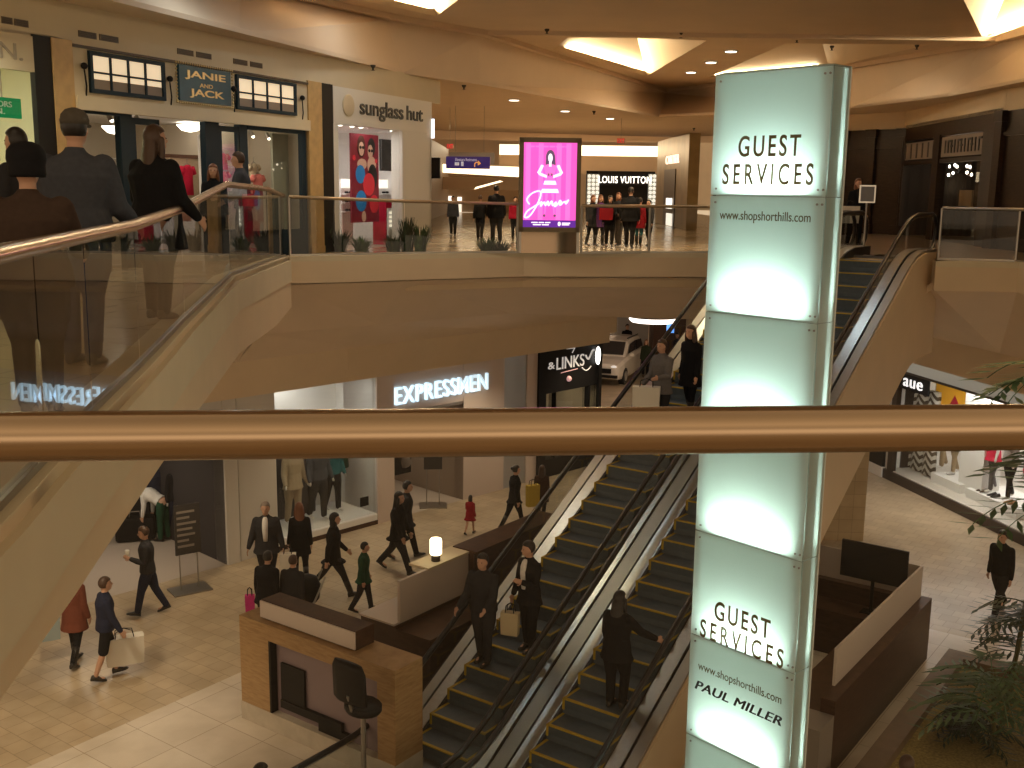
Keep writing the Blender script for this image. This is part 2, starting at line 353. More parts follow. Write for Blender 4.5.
# tiled column under the escalator head
C0 = at(820, 540, ZL); C1 = at(863, 541, ZL)
mb = MB(); mb.prism([C0, C1, C1+Vector((.3, .95, 0)), C0+Vector((.3, .95, 0))], (0, 0, 4.6))
S('trim_11', mb, tiles('column_tile', (.55, .42, .26), (.5, .38, .23), (.36, .27, .16), .3, 0, .4, 0, .02, 1, True), label='square tan tiled column beneath the escalator head', cat='column')
# --- upper ceilings
ZS, ZC = 3.88, 5.1
ring = [(-8.6, 6), (-7.2, 11.4), (-4.7, 19.0), (-2.6, 25.3), (-.9, 27.8), (5.1, 39.3), (10.3, 34.3), (11.5, 29.5), (11.6, 25.3), (11.8, 8)]
top = [(-8.8, 7), (-7.3, 14), (-5.2, 21.2), (-2.9, 25.0), (-.9, 27.3), (5.8, 42.5), (10.0, 33.8), (11.8, 28.3), (12.0, 25.5), (12.2, 8)]
outer = [(-18, 5), (-18, 12), (-16, 20), (-14, 30), (-14, 47), (7.8, 54), (16, 44), (16, 33), (16, 26), (16, 7)]
mb = MB()
for i in range(9):
    j = i+1
    a = [V3(ring[i], ZS), V3(ring[j], ZS), V3(outer[j], ZS), V3(outer[i], ZS)]; mb.prism(a, (0, 0, .08))
S('ceiling', mb, ceil_m, label='lower soffit ring over the upper walkways', cat='ceiling')
mb = MB()
for i in range(9):
    j = i+1
    mb.add([V3(ring[i], ZS), V3(ring[j], ZS), V3(top[j], ZC-.12), V3(top[i], ZC-.12)], [(0, 1, 2, 3)])
    a, b = Vector(top[i]), Vector(top[j]); ca = (Vector((2, 24))-a).normalized()*.25; cb = (Vector((2, 24))-b).normalized()*.25
    mb.add([V3(a, ZC-.12), V3(b, ZC-.12), V3(b+cb, ZC-.12), V3(a+ca, ZC-.12), V3(b+cb, ZC+.12), V3(a+ca, ZC+.12)], [(0, 1, 2, 3), (3, 2, 4, 5)])
S('trim_12', mb, ceil_m, label='tall fascia ring around the atrium ceiling', cat='fascia')
# atrium ceiling with four pyramidal light coves
coves = [[(1.0, 30.7), (4.4, 37.4), (4.85, 28.5), (1.35, 27.85)],
         [(6.5, 37.8), (9.6, 34.2), (10.6, 28.7), (6.95, 28.9)],
         [(11.8, 28.2), (12.0, 20.5), (9.6, 18.5), (8.7, 22.0)],
         [(-4.6, 21.0), (-1.8, 25.1), (-1.0, 22.2), (-2.4, 19.6)]]
cent = [((2.9, 30.2), 1.5), ((7.9, 30.5), 1.5), ((10.2, 22.4), 1.5), ((-1.9, 21.9), 1.3)]
bm = bmesh.new()
outv = [bm.verts.new((p[0], p[1], ZC)) for p in [(-9.2, 4), (-7.4, 14), (-5.3, 21.4), (-2.95, 25.4), (-.9, 27.7), (5.8, 42.9), (10.3, 34), (12.1, 28.4), (12.3, 25.5), (12.5, 4)]]
es = [bm.edges.new((outv[i], outv[(i+1) % len(outv)])) for i in range(len(outv))]
for c, (ap, h) in zip(coves, cent):
    vs = [bm.verts.new((p[0], p[1], ZC)) for p in c]; es += [bm.edges.new((vs[i], vs[(i+1) % 4])) for i in range(4)]
bmesh.ops.triangle_fill(bm, edges=es, use_beauty=True)
me = bpy.data.meshes.new('ceiling'); bm.to_mesh(me); bm.free(); me.materials.append(ceil_m)
o = bpy.data.objects.new('ceiling', me); COL.objects.link(o); prop(o, 'high atrium ceiling pierced by light coves', 'ceiling', None, 'structure')
mb = MB()
for c, (ap, h) in zip(coves, cent):
    vs = [V3(p, ZC) for p in c]+[V3(ap, ZC+h)]
    mb.add(vs, [(0, 1, 4), (1, 2, 4), (2, 3, 4), (3, 0, 4)])
S('ceiling', mb, mat('cove_paint', (.72, .58, .40), .8), label='pyramid light coves in the atrium ceiling', cat='ceiling')
# fold beam across the atrium ceiling
mb = MB(); mb.box(-1.2, 12.4, 27.2, 27.5, ZC-.1, ZC+.02); S('trim_13', mb, ceil_m, label='low rib across the atrium ceiling', cat='trim')
# far corridor ceiling, higher, and the far bulkhead with its light cove
mb = MB(); mb.prism([(-14, 44, 5.6), (16, 44, 5.6), (16, 110, 5.6), (-14, 110, 5.6)], (0, 0, .1))
S('ceiling', mb, ceil_m, label='raised ceiling of the far corridor', cat='ceiling')
mb = MB(); mb.prism([(-14, 47, ZS), (7.8, 54, ZS), (7.8, 54, ZS+.5), (-14, 47, ZS+.5)], (0, .1, 0)); mb.box(-14, 16, 84.2, 84.5, 4.9, 5.65)
S('trim_14', mb, ceil_m, label='dropped far bulkhead of the corridor ceiling', cat='fascia')
# --- outer walls
mb = MB(); mb.box(-14, 20, 100, 100.4, -.5, 5.7); S('wall_back', mb, ceil_m, label='far end wall of the upper corridor', cat='wall')
mb = MB(); mb.box(-14, 20, 66, 66.4, ZL, -2.6); S('wall_back', mb, mat('grey_wall', (.42, .38, .34), .6), label='far end wall of the lower corridor', cat='wall')
# upper left shop wall: bulkhead above the fronts plus vents
mb = MB(); mb.box(-9, 12.75, -.3, 0, 3.33, 3.9, fr=FU)
S('wall_left', mb, creamw, label='cream bulkhead wall above the upper left shops', cat='wall')
VL = ['right half of the air slot pair over the leftmost shop', 'left half of the air slot pair over the left transom window', 'right half of the air slot pair over the left transom window', 'left half of the air slot pair over the blue shop sign', 'right half of the air slot pair over the blue shop sign', 'left half of the air slot pair over the right transom window', 'right half of the air slot pair over the right transom window', 'left half of the air slot pair over the leftmost shop']
for k, (a, b) in enumerate([((14, 20), (28, 26)), ((78, 32), (96, 36)), ((99, 37), (118, 41)), ((177, 49), (193, 53)), ((196, 54), (211, 57)), ((233, 58), (247, 62)), ((250, 63), (262, 66)), ((1, 18), (12, 20.5))]):
    s0, z0 = FU.px(*a); s1, z1 = FU.px(*b)
    g = empty('air_vent', FU((s0+s1)/2, 0, 3.46), FU.rz, VL[k], 'vent', 'slim bronze air slots')
    m1 = MB(); m1.box(s0, s1, 0, .012, 3.44, 3.53, fr=FU); m1.build('frame', mat('bronze', (.10, .065, .035), .5), g)
    m1 = MB()
    for q in range(3): m1.box(s0+.03, s1-.03, .012, .018, 3.455+q*.024, 3.465+q*.024, fr=FU)
    m1.build('slat', mat('bronze_dark', (.035, .025, .016), .5), g)
# ================================================================== UPPER LEFT SHOPS
def room(fr, s0, s1, depth, z0, z1, wall, floor, ceilm, name='wall_left', label=None, back=None):
    mb = MB(); t = .08
    mb.box(s0, s1, -depth-t, -depth, z0, z1, 3 if back else 0, fr=fr); mb.box(s0-t, s0, -depth, 0, z0, z1, 0, fr=fr); mb.box(s1, s1+t, -depth, 0, z0, z1, 0, fr=fr)
    mb.box(s0, s1, -depth, 0, z0-.05, z0+.002, 1, fr=fr); mb.box(s0, s1, -depth, 0, z1, z1+t, 2, fr=fr)
    return S(name, mb, [wall, floor, ceilm]+([back] if back else []), label=label, cat='shop interior')
warmwall = mat('warm_shop_wall', (.62, .55, .45), .7)
lemon = mat('pale_lemon_wall', (.84, .82, .62), .7)
shopfloor = mat('shop_floor', (.4, .32, .24), .35, noise=.1, nscale=3)
# far left shop
room(FU, -6, .8, 1.4, 0, 3.3, lemon, shopfloor, bright, label='brightly lit pale window of the leftmost shop')
mb = MB(); mb.box(-6, .2, -.05, .03, 2.85, 3.33, fr=FU); S('wall_left', mb, creamw, label='cream fascia of the leftmost upper shop', cat='wall')
s0 = empty('shop_sign', FU(-.6, .03, 2.95), FU.rz, 'grey letters on the cream fascia of the leftmost shop', 'sign')
text('ON.', 'lettering', mat('grey_letters', (.36, .30, .22), .5), FU, -.75, .0, 2.98, 3.2, .03, .03, s0)
mb = MB(); mb.box(-6, .16, -.02, .0, 0, 2.85, fr=FU); mb.build('window_1', clearglass, kind='structure', label='shop window glass of the leftmost upper shop', cat='window')
g = empty('hanging_sign', FU(-.75, -.5, 1.9), FU.rz, 'green hanging board with white letters in the leftmost shop window', 'sign')
sa, za = FU.px(0, 97, -.5); sb, zb = FU.px(22, 119, -.5)
mb = MB(); mb.box(sb-1.2, sb, -.53, -.5, zb, za, fr=FU); mb.build('board', mat('green_board', (.0, .22, .08), .5, emit=(.0, .3, .1), estr=.35), g)
mb = MB(); mb.tube([FU(sb-.32, -.515, za), FU(sb-.32, -.515, 3.3)], .012); mb.build('rod', steel_d, g); mb = MB(); mb.tube([FU(sb-1.05, -.515, za), FU(sb-1.05, -.515, 3.3)], .012); mb.build('rod', steel_d, g)
text('DOORS', 'lettering', bright, FU, sb-.62, sb-.17, za-.13, za-.05, -.495, .01, g); text('ON.', 'lettering', bright, FU, sb-.62, sb-.3, zb+.05, zb+.13, -.495, .01, g)
# pilasters
def pil(s0, s1, m, label, z1=3.36, d=.12):
    mb = MB(); mb.box(s0, s1, -.06, d, 0, z1, fr=FU); mb.box(s0, s1, -.06, d+.02, 0, .14, fr=FU); return S('trim_15', mb, m, label=label, cat='pilaster')
pil(.2, .52, black, 'black pilaster beside the leftmost shop', 3.36, .03); pil(.52, .9, tanpil, 'tan stone pilaster left of the childrenswear shop', 3.36, .05)
pil(6.94, 7.42, tanpil, 'tan stone pilaster right of the childrenswear shop', 3.36, .05); pil(7.42, 7.84, black, 'black pilaster between the childrenswear and eyewear shops', 3.36, .04)
# childrenswear shop front
room(FU, .9, 6.94, 4.6, 0, 2.55, warmwall, shopfloor, bright, label='lit interior of the childrenswear shop')
mb = MB(); mb.box(.9, 6.94, -.25, .02, 2.55, 3.34, fr=FU); mb.box(.9, 6.94, -.05, .09, 2.4, 2.6, fr=FU)
mb.box(.9, 6.94, -.05, .06, 3.28, 3.32, 1, fr=FU)
S('wall_left', mb, [creamw, mat('cornice_dark', (.06, .04, .025), .5)], label='cream upper front of the childrenswear shop', cat='wall')
litpane = mat('lit_window_pane', (.8, .68, .5), .5, emit=(1, .78, .5), estr=.62)
def gridwin(s0, s1, z0, z1, label):
    g = empty('transom_window', FU((s0+s1)/2, .02, z0), FU.rz, label, 'window')
    mb = MB(); b = .06
    mb.box(s0-b, s0, .02, .07, z0-b, z1+b, fr=FU); mb.box(s1, s1+b, .02, .07, z0-b, z1+b, fr=FU); mb.box(s0, s1, .02, .07, z0-b, z0, fr=FU); mb.box(s0, s1, .02, .07, z1, z1+b, fr=FU)
    for i in (1, 2, 3): x = s0+(s1-s0)*i/4; mb.box(x-.016, x+.016, .022, .06, z0, z1, fr=FU)
    zm = z0+(z1-z0)*.5; mb.box(s0, s1, .022, .06, zm-.014, zm+.014, fr=FU)
    mb.build('frame', navyblue, g)
    mb = MB(); mb.box(s0, s1, .021, .03, z0, z1, fr=FU); mb.build('pane', litpane, g)
    mb = MB(); mb.box(s0, s1, .03, .034, z0, z0+(z1-z0)*.3, fr=FU); mb.build('blind', mat('taupe_blind', (.30, .24, .19), .7), g)
gridwin(1.27, 2.77, 2.72, 3.2, 'dark framed lit transom window left of the blue shop sign')
gridwin(4.74, 6.46, 2.72, 3.2, 'dark framed lit transom window right of the blue shop sign')
g = empty('shop_sign', FU(3.85, .03, 2.72), FU.rz, 'dark blue sign with gold capitals and a beaded edge', 'sign')
mb = MB(); mb.box(3.16, 4.5, .02, .07, 2.7, 3.27, fr=FU); mb.build('board', mat('teal_board', (.012, .075, .12), .4, noise=.15, nscale=4), g)
mb = MB()
for i in range(26):
    x = 3.1+i*(1.46/25); mb.ell(FU(x, .06, 2.67), (.02, .02, .02), 8, 6); mb.ell(FU(x, .06, 3.3), (.02, .02, .02), 8, 6)
for i in range(11):
    z = 2.7+i*.055; mb.ell(FU(3.1, .06, z), (.02, .02, .02), 8, 6); mb.ell(FU(4.56, .06, z), (.02, .02, .02), 8, 6)
mb.build('bead_edge', gold, g, True)
text('JANIE', 'lettering', gold, FU, 3.3, 4.35, 3.05, 3.2, .07, .02, g, bold=.02); text('AND', 'lettering', gold, FU, 3.66, 4.0, 2.945, 3.01, .07, .02, g); text('JACK', 'lettering', gold, FU, 3.4, 4.3, 2.76, 2.91, .07, .02, g, bold=.02)
for i, (u, v) in enumerate([(80, 66), (166, 79), (230, 89), (299, 98)]):
    s, z = FU.px(u, v)
    g = empty('sign_lamp', FU(s, .03, z-.4), FU.rz, ['small bracket lamp left of the left transom window', 'small bracket lamp between the left transom window and the blue sign', 'small bracket lamp right of the blue sign', 'small bracket lamp beside the right tan pilaster'][i], 'lamp')
    mb = MB(); mb.ell(FU(s, .08, z), (.05, .05, .05)); mb.build('shade', black, g, True)
    mb = MB(); mb.tube([FU(s, .07, z), FU(s+.06, .05, z-.28), FU(s+.07, .02, z-.42)], .012, 6); mb.build('arm', black, g)
# folding doors and glazing of the childrenswear shop
def leafdoor(s0, s1, label, y=-.03):
    g = empty('folding_door', FU((s0+s1)/2, y, 0), FU.rz, label, 'door')
    w = .07; mb = MB(); mb.box(s0, s0+w, y-.05, y, 0, 2.36, fr=FU); mb.box(s1-w, s1, y-.05, y, 0, 2.36, fr=FU); mb.box(s0, s1, y-.05, y, 2.26, 2.36, fr=FU); mb.box(s0, s1, y-.05, y, 0, .55, fr=FU); mb.build('frame', navyblue, g)
    mb = MB(); mb.box(s0+w, s1-w, y-.03, y-.02, .55, 2.26, fr=FU); mb.build('pane', clearglass, g)
def post(s0, s1, label, y=-.02):
    mb = MB(); mb.box(s0, s1, y-.12, y, 0, 2.4, fr=FU); mb.build('door_post', navyblue, label=label, cat='door frame')
post(1.86, 2.12, 'navy door post left of the shop opening'); leafdoor(2.13, 2.75, 'navy folding door with tall glass at the left of the shop opening')
post(3.88, 4.25, 'wide navy door post right of the shop opening'); leafdoor(4.26, 4.82, 'navy folding door showing pink clothes behind'); post(4.82, 5.05, 'navy door post beside the right display window')
g = empty('display_window', FU(5.9, 0, 0), FU.rz, 'tall navy framed display window with a pale panel', 'window')
mb = MB(); mb.box(5.05, 6.9, -.08, .0, 2.33, 2.4, fr=FU); mb.box(6.74, 6.9, -.08, 0, 0, 2.33, fr=FU); mb.box(5.05, 6.74, -.08, 0, 0, .5, fr=FU); mb.build('frame', navyblue, g)
mb = MB(); mb.box(5.05, 6.74, -.05, -.04, .5, 2.33, fr=FU); mb.build('pane', clearglass, g)
mb = MB(); mb.box(FU.px(271, 170, -.5)[0], FU.px(302, 170, -.5)[0], -.5, -.45, .3, 2.33, fr=FU); mb.build('back_panel', mat('sage_panel', (.40, .40, .32), .7), g)
mb = MB(); mb.box(.95, 1.86, -.05, -.04, .1, 2.36, fr=FU); mb.box(.95, 1.86, -.06, -.02, 2.36, 2.42, 1, fr=FU); mb.build('window_2', [clearglass, navyblue], kind='structure', label='left display glass of the childrenswear shop', cat='window')
# what stands inside it
mb = MB(); mb.box(FU.px(247, 170, -1.4)[0], FU.px(275, 170, -1.4)[0], -1.5, -1.4, .002, 2.5, fr=FU); mb.build('display_partition', bright, label='white lit partition behind the pale panel window', cat='partition')
def hangtop(p, m, w=.36, h=.5, label='', rz=0, cat='clothing'):
    """a small garment on a hanger"""
    x = Vector((cos(rz), sin(rz), 0)); y = Vector((-sin(rz), cos(rz), 0)); p = Vector(p); q = lambda a, b, c: p+x*a+y*b+Vector((0, 0, c))
    g = empty('hanging_garment', p, rz, label, cat); mb = MB(); rings = []
    for z, a in [(-h, .46*w), (-h*.5, .42*w), (-.12, .44*w), (-.05, .36*w), (0, .12*w)]:
        rings.append([q(a*cos(t*pi/6), .07*sin(t*pi/6), z) for t in range(12)])
    mb.loft(rings); mb.tube([q(-.4*w, 0, -.05), q(-.62*w, 0, -.3*h)], [.06, .05]); mb.tube([q(.4*w, 0, -.05), q(.62*w, 0, -.3*h)], [.06, .05]); mb.build('garment', m, g, True)
    mb = MB(); mb.tube([q(-.3*w, 0, -.02), q(0, 0, .04), q(.3*w, 0, -.02)], .008, 6); mb.tube([q(0, 0, .04), q(0, 0, .11), q(.03, 0, .13)], .006, 6); mb.build('hanger', steel_d, g)
    return g
redm = flat('red_cloth', (.55, .02, .06)); pinkm = flat('coral_cloth', (.75, .22, .2)); bluem = flat('blue_cloth', (.03, .05, .25)); whitem = flat('white_cloth', (.75, .73, .7)); creamcl = flat('cream_cloth', (.6, .5, .36))
ca, cb = FU.px(170, 165, -2.5)[0], FU.px(199, 165, -2.5)[0]; mb = MB(); mb.box(ca, cb, -2.6, -2.5, .002, 1.85, fr=FU); mb.box(ca-.04, cb+.04, -2.62, -2.46, 1.85, 1.92, 1, fr=FU); mb.box(cb, cb+.14, -2.62, -2.46, .002, 1.92, 1, fr=FU); mb.build('display_cabinet', [creamcl, wood('walnut', (.1, .05, .03), (.16, .08, .05))], label='cream backed wooden display cabinet holding a red garment', cat='cabinet')
hangtop(FU(FU.px(187, 165, -2.4)[0], -2.4, 1.72), redm, .34, .6, 'small red garment hung on the cream display cabinet', FU.rz)
for (s, d, m, l) in [(FU.px(111, 165, -1.5)[0], -1.5, bluem, 'navy blue jacket hung near the shop entrance'), (FU.px(116, 165, -1.7)[0], -1.7, whitem, 'white shirt hung beside the navy jacket'), (FU.px(126, 165, -1.9)[0], -1.9, flat('grey_cloth', (.3, .29, .28)), 'grey top hung right of the white shirt')]:
    hangtop(FU(s, d, 1.66), m, .4, .6, l, FU.rz)
mb = MB(); ra, rb = FU.px(106, 165, -1.5)[0], FU.px(131, 165, -1.95)[0]; mb.tube([FU(ra, -1.5, .002), FU(ra, -1.5, 1.76), FU(rb, -1.95, 1.76), FU(rb, -1.95, .002)], .02); mb.build('garment_rack', steel_d, label='metal rack carrying the navy and white garments', cat='rack')
for i, (z, l) in enumerate([(1.95, 'coral hat box top on the upper pink shelf'), (1.6, 'coral dress on the pink display wall'), (1.2, 'coral top low on the pink display wall')]):
    hangtop(FU(FU.px(222, 165, -1.6)[0], -1.6, z), pinkm, .36, .32, l, FU.rz)
sx = FU.px(222, 165, -1.7)[0]; mb = MB()
for z in (1.3, 1.68, 2.03): mb.box(sx-.35, sx+.35, -1.95, -1.68, z, z+.03, fr=FU)
mb.box(sx-.35, sx+.35, -2.0, -1.95, .002, 2.3, fr=FU); mb.build('shelf_unit', bright, label='white shelf unit carrying coral garments', cat='shelf')
hangtop(FU(FU.px(258, 185, -.7)[0], -.7, 1.55), pinkm, .3, .42, 'coral top in the pale panel window', FU.rz); hangtop(FU(FU.px(254, 180, -.8)[0], -.8, 1.75), creamcl, .28, .36, 'cream top in the pale panel window', FU.rz)
for i, (u, v) in enumerate([(117, 130), (190, 128)]):
    s, z = FU.px(u, v, -1.8-.6*i)
    g = empty('pendant_bowl', FU(s, -1.8-.6*i, 2.3), 0, ['white bowl ceiling lamp above the left glass of the childrenswear shop', 'white bowl ceiling lamp above the red garment cabinet'][i], 'ceiling lamp')
    c = FU(s, -1.8-.6*i, 0); mb = MB(); mb.lathe([(.02, z-.08), (.16, z-.05), (.24, z+.03), (.26, z+.06), (.02, z+.07)], (c.x, c.y, 0)); mb.build('bowl', mat('lamp_glow', (1, .95, .85), .5, emit=(1, .9, .72), estr=5), g, True)
    mb = MB(); mb.tube([(c.x, c.y, z+.07), (c.x, c.y, 2.56)], .015); mb.build('stem', steel_d, g)
for i, (u, v, l) in enumerate([(108, 120, 'small track spotlight above the hanging garments'), (136, 122, 'small track spotlight beside the left folding door'), (266, 138, 'track spotlight inside the pale panel window'), (250, 136, 'track spotlight left inside the pale panel window')]):
    s, z = FU.px(u, v, -.7); g = empty('track_spotlight', FU(s, -.7, z), FU.rz, l, 'spotlight')
    mb = MB(); mb.tube([FU(s, -.7, z+.1), FU(s+.03, -.66, z)], [.035, .045]); mb.tube([FU(s, -.7, z+.1), FU(s, -.7, 2.56)], .01); mb.build('housing', steel_d, g)
    mb = MB(); mb.ell(FU(s+.035, -.655, z-.01), (.03, .03, .03)); mb.build('lens', M['lamp_glow'], g, True)
area('shop_light', FU(3.9, -2, 2.5), 3.5, 38, WARMW, sy=2.5); area('shop_light', FU(-1.8, -.6, 3.25), 3.2, 130, (1, .97, .72), sy=.8)
point('shop_light', FU(5.5, -.7, 1.9), 9, WARMW)
# eyewear shop
room(FU, 7.84, 12.0, 3.0, 0, 2.62, bright, shopfloor, bright, label='white interior of the eyewear shop')
mb = MB(); mb.box(7.84, 12.2, -.25, .05, 2.6, 3.34, fr=FU); mb.box(10.75, 12.2, -.25, .04, 0, 2.6, fr=FU); mb.box(7.84, 8.02, -.2, .04, 0, 2.6, fr=FU); mb.box(12.1, 12.2, -4, .04, 0, 3.34, fr=FU)
S('wall_left', mb, mat('warm_white_panel', (.82, .79, .72), .5), label='white front of the eyewear shop', cat='wall')
g = empty('shop_sign', FU(10, .05, 2.8), FU.rz, 'black lower case lettering with a round disc on the white eyewear front', 'sign')
c = FU(8.4, .05, 2.99); mb = MB(); rg = []
for y, r in [(.05, .22), (.075, .22), (.08, .2), (.085, .02)]: rg.append([FU(8.4+r*cos(k*pi/16), y, 2.99+r*sin(k*pi/16)) for k in range(32)])
mb.loft(rg); mb.build('disc', creamw, g, True)
text('sunglass', 'lettering', blackl, FU, FU.px(357.5, 110)[0], FU.px(401, 112)[0], 2.74, 3.17, .055, .03, g, bold=.014); text('hut', 'lettering', blackl, FU, FU.px(404.5, 112)[0], FU.px(420.5, 114)[0], 2.85, 3.17, .055, .03, g, bold=.014)
mb = MB(); mb.box(8.02, 10.75, -.04, -.03, .1, 2.6, fr=FU); mb.build('window_3', clearglass, kind='structure', label='eyewear shop window glass', cat='window')
dsx = lambda d: FU.px(370, 150, -d)[0]-FU.px(370, 150, 0)[0]
K3, K5, K11 = dsx(.3), dsx(.5), dsx(1.1)
# poster: two people in sunglasses with red and blue discs
g = empty('poster', FU(9.15+K3, -.3, .6), FU.rz, 'tall red poster of two people in sunglasses with blue and red discs', 'poster')
pf = lambda x, y, z: FU(x+K3, y-.3, z)
mb = MB(); mb.box(8.56+K3, 9.74+K3, -.34, -.3, .55, 2.47, fr=FU); mb.build('panel', mat('poster_red', (.22, .015, .03), .5, emit=(.22, .01, .025), estr=.35), g)
def disc(x, z, r, name, m, y=.003, rz=None):
    mb = MB(); mb.prism([pf(x+r*cos(k*pi/12), y, z+(rz or r)*sin(k*pi/12)) for k in range(24)], FU.n.to_3d()*.004); return mb.build(name, m, g)
pskin = mat('poster_skin', (.75, .45, .32), .6, emit=(.75, .45, .32), estr=.25); phair = mat('poster_hair', (.10, .03, .02), .6); pblue = mat('poster_blue', (.02, .22, .55), .5, emit=(.02, .22, .55), estr=.3); pred = mat('poster_bright_red', (.75, .03, .05), .5, emit=(.75, .03, .05), estr=.3)
for x, z, r, n, m, y, rz in [(8.98, 2.2, .17, 'printed_hair', phair, .003, .24), (9.42, 2.2, .16, 'printed_hair', blackl, .003, .2), (8.98, 2.15, .11, 'printed_face', pskin, .008, .15), (9.36, 2.1, .11, 'printed_face', pskin, .008, .15), (9.0, 1.82, .2, 'printed_arm', pskin, .006, .12), (9.42, 1.8, .19, 'printed_shoulder', pskin, .006, .2), (9.45, 1.55, .2, 'printed_dress', blackl, .007, .28), (8.92, 1.6, .2, 'printed_disc', pblue, .01, None), (9.28, 1.38, .25, 'printed_disc', pred, .012, None), (8.94, 1.02, .23, 'printed_disc', pblue, .011, None), (9.5, .95, .2, 'printed_disc', pred, .013, None), (9.6, 1.9, .05, 'printed_disc', pred, .013, None), (8.66, 1.95, .06, 'printed_disc', pred, .013, None), (9.05, .68, .09, 'printed_leg', pskin, .01, .12)]:
    disc(x, z, r, n, m, y, rz)
for x, z in [(8.93, 2.18), (9.04, 2.18), (9.31, 2.12), (9.42, 2.12)]: disc(x, z, .045, 'printed_sunglasses', blackl, .014, .035)
g = empty('wall_screen', FU(10.2+K5, -.5, 1.75), FU.rz, 'dark square screen right of the red poster', 'screen')
mb = MB(); mb.box(9.9+K5, 10.5+K5, -.55, -.5, 1.72, 2.4, fr=FU); mb.build('panel', mat('screen_dark', (.05, .045, .04), .25), g); mb = MB(); mb.box(9.88+K5, 10.52+K5, -.56, -.545, 1.7, 2.42, fr=FU); mb.build('bezel', black, g)
shelflit = mat('lit_shelf', (.9, .88, .82), .5, emit=(1, .92, .8), estr=1.1)
for (a, b, l) in [(8.05+K11, 8.55+K11, 'white lit eyewear shelf left of the red poster'), (9.75+K11, 10.6+K11, 'white lit eyewear shelf under the dark screen')]:
    g = empty('eyewear_shelf', FU((a+b)/2, -1.1, 0), FU.rz, l, 'shelf')
    mb = MB(); mb.box(a, b, -1.3, -1.1, .002, 1.5, fr=FU); mb.build('cabinet', bright, g)
    mb = MB(); mb.box(a, b, -1.1, -1.06, 1.3, 1.5, fr=FU); mb.build('light_band', shelflit, g)
    mb = MB()
    for z in (.75, .95, 1.15): mb.box(a, b, -1.1, -.98, z, z+.02, fr=FU)
    mb.build('shelf', bright, g)
    n = 0
    for z in (.77, .97, 1.17):
        for i in range(int((b-a)/.17)):
            x = a+.1+i*.17; mb = MB(); mb.ell(FU(x-.03, -1.02, z+.03), (.03, .012, .025), 8, 6); mb.ell(FU(x+.03, -1.02, z+.03), (.03, .012, .025), 8, 6); mb.tube([FU(x-.06, -1.02, z+.04), FU(x+.06, -1.02, z+.04)], .006, 5)
            mb.build('sunglasses', black, label='dark sunglasses in a row on the '+l.split(' ', 1)[1], cat='sunglasses', group='sunglasses on the '+l.split(' ', 1)[1])
mb = MB(); mb.box(9.8+K5, 10.3+K5, -.7, -.35, .002, 1.02, fr=FU); mb.box(9.8+K5, 10.3+K5, -.35, -.34, .45, 1.0, 1, fr=FU); mb.build('display_plinth', [redm, redm], label='red display plinth under the dark screen', cat='plinth')
g = empty('promo_panel', FU(10.35+K3, -.3, .2), FU.rz, 'white glowing promo panel low in the eyewear window', 'sign')
mb = MB(); mb.box(10.15+K3, 10.6+K3, -.33, -.29, .1, .85, fr=FU); mb.build('panel', bright, g); mb = MB()
for z, w in [(.72, .45), (.62, .5), (.52, .35), (.42, .48)]: mb.box(10.18+K3, 10.18+K3+w*.8, -.29, -.28, z, z+.05, fr=FU)
mb.build('light_bar', shelflit, g)
g = empty('blade_sign', FU(12.25, .1, 2.55), FU.rz, 'slim white lit blade sign on the eyewear corner', 'sign')
mb = MB(); mb.box(12.2, 12.26, .02, .09, 2.5, 2.95, fr=FU); mb.build('light_box', mat('blade_glow', (.9, .92, 1), .5, emit=(.85, .93, 1), estr=2.2), g); mb = MB(); mb.box(12.2, 12.26, .0, .11, 2.95, 2.97, fr=FU); mb.build('bracket', steel_d, g)
for i, (u, v) in enumerate([(340, 128), (352, 126), (361, 128), (392, 131), (400, 133), (409, 134)]):
    s, z = FU.px(u, v, -.25); g = empty('downlight', FU(s, -.25, 2.6), 0, ['leftmost', 'second from left', 'third from left', 'third from right', 'second from right', 'rightmost'][i]+' of the small white downlights in the eyewear window ceiling', 'downlight', 'downlights in the eyewear window'); c = FU(s, -.25, 0)
    mb = MB(); mb.lathe([(.05, 2.615), (.05, 2.59), (.01, 2.585)], (c.x, c.y, 0)); mb.build('lens', M['lamp_glow'], g); mb = MB(); mb.lathe([(.075, 2.618), (.075, 2.6), (.05, 2.598)], (c.x, c.y, 0)); mb.build('rim', chrome, g)
area('shop_light', FU(9.4, -1.4, 2.58), 2.6, 55, (1, .93, .88), sy=1.2)
# black box sign beyond the eyewear corner and wall of the corridor
mb = MB(); mb.box(12.5, 12.56, -1.0, .1, 1.55, 2.05, fr=FU); mb.box(12.56, 12.6, -.5, -.44, 2.05, 3.88, fr=FU); mb.build('box_sign', black, label='black box sign hanging at the corridor corner', cat='sign')
mb = MB(); mb.prism([(-4.6, 30, -.5), (-4.6, 76, -.5), (-4.6, 76, 3.9), (-4.6, 30, 3.9)], (-.3, 0, 0)); mb.prism([(-2.9, 27.6, -.5), (-4.6, 30, -.5), (-4.6, 30, 3.9), (-2.9, 27.6, 3.9)], (-.3, 0, 0)); S('wall_left', mb, mat('dim_wall', (.28, .2, .13), .5), label='dim side wall of the upper corridor', cat='wall')
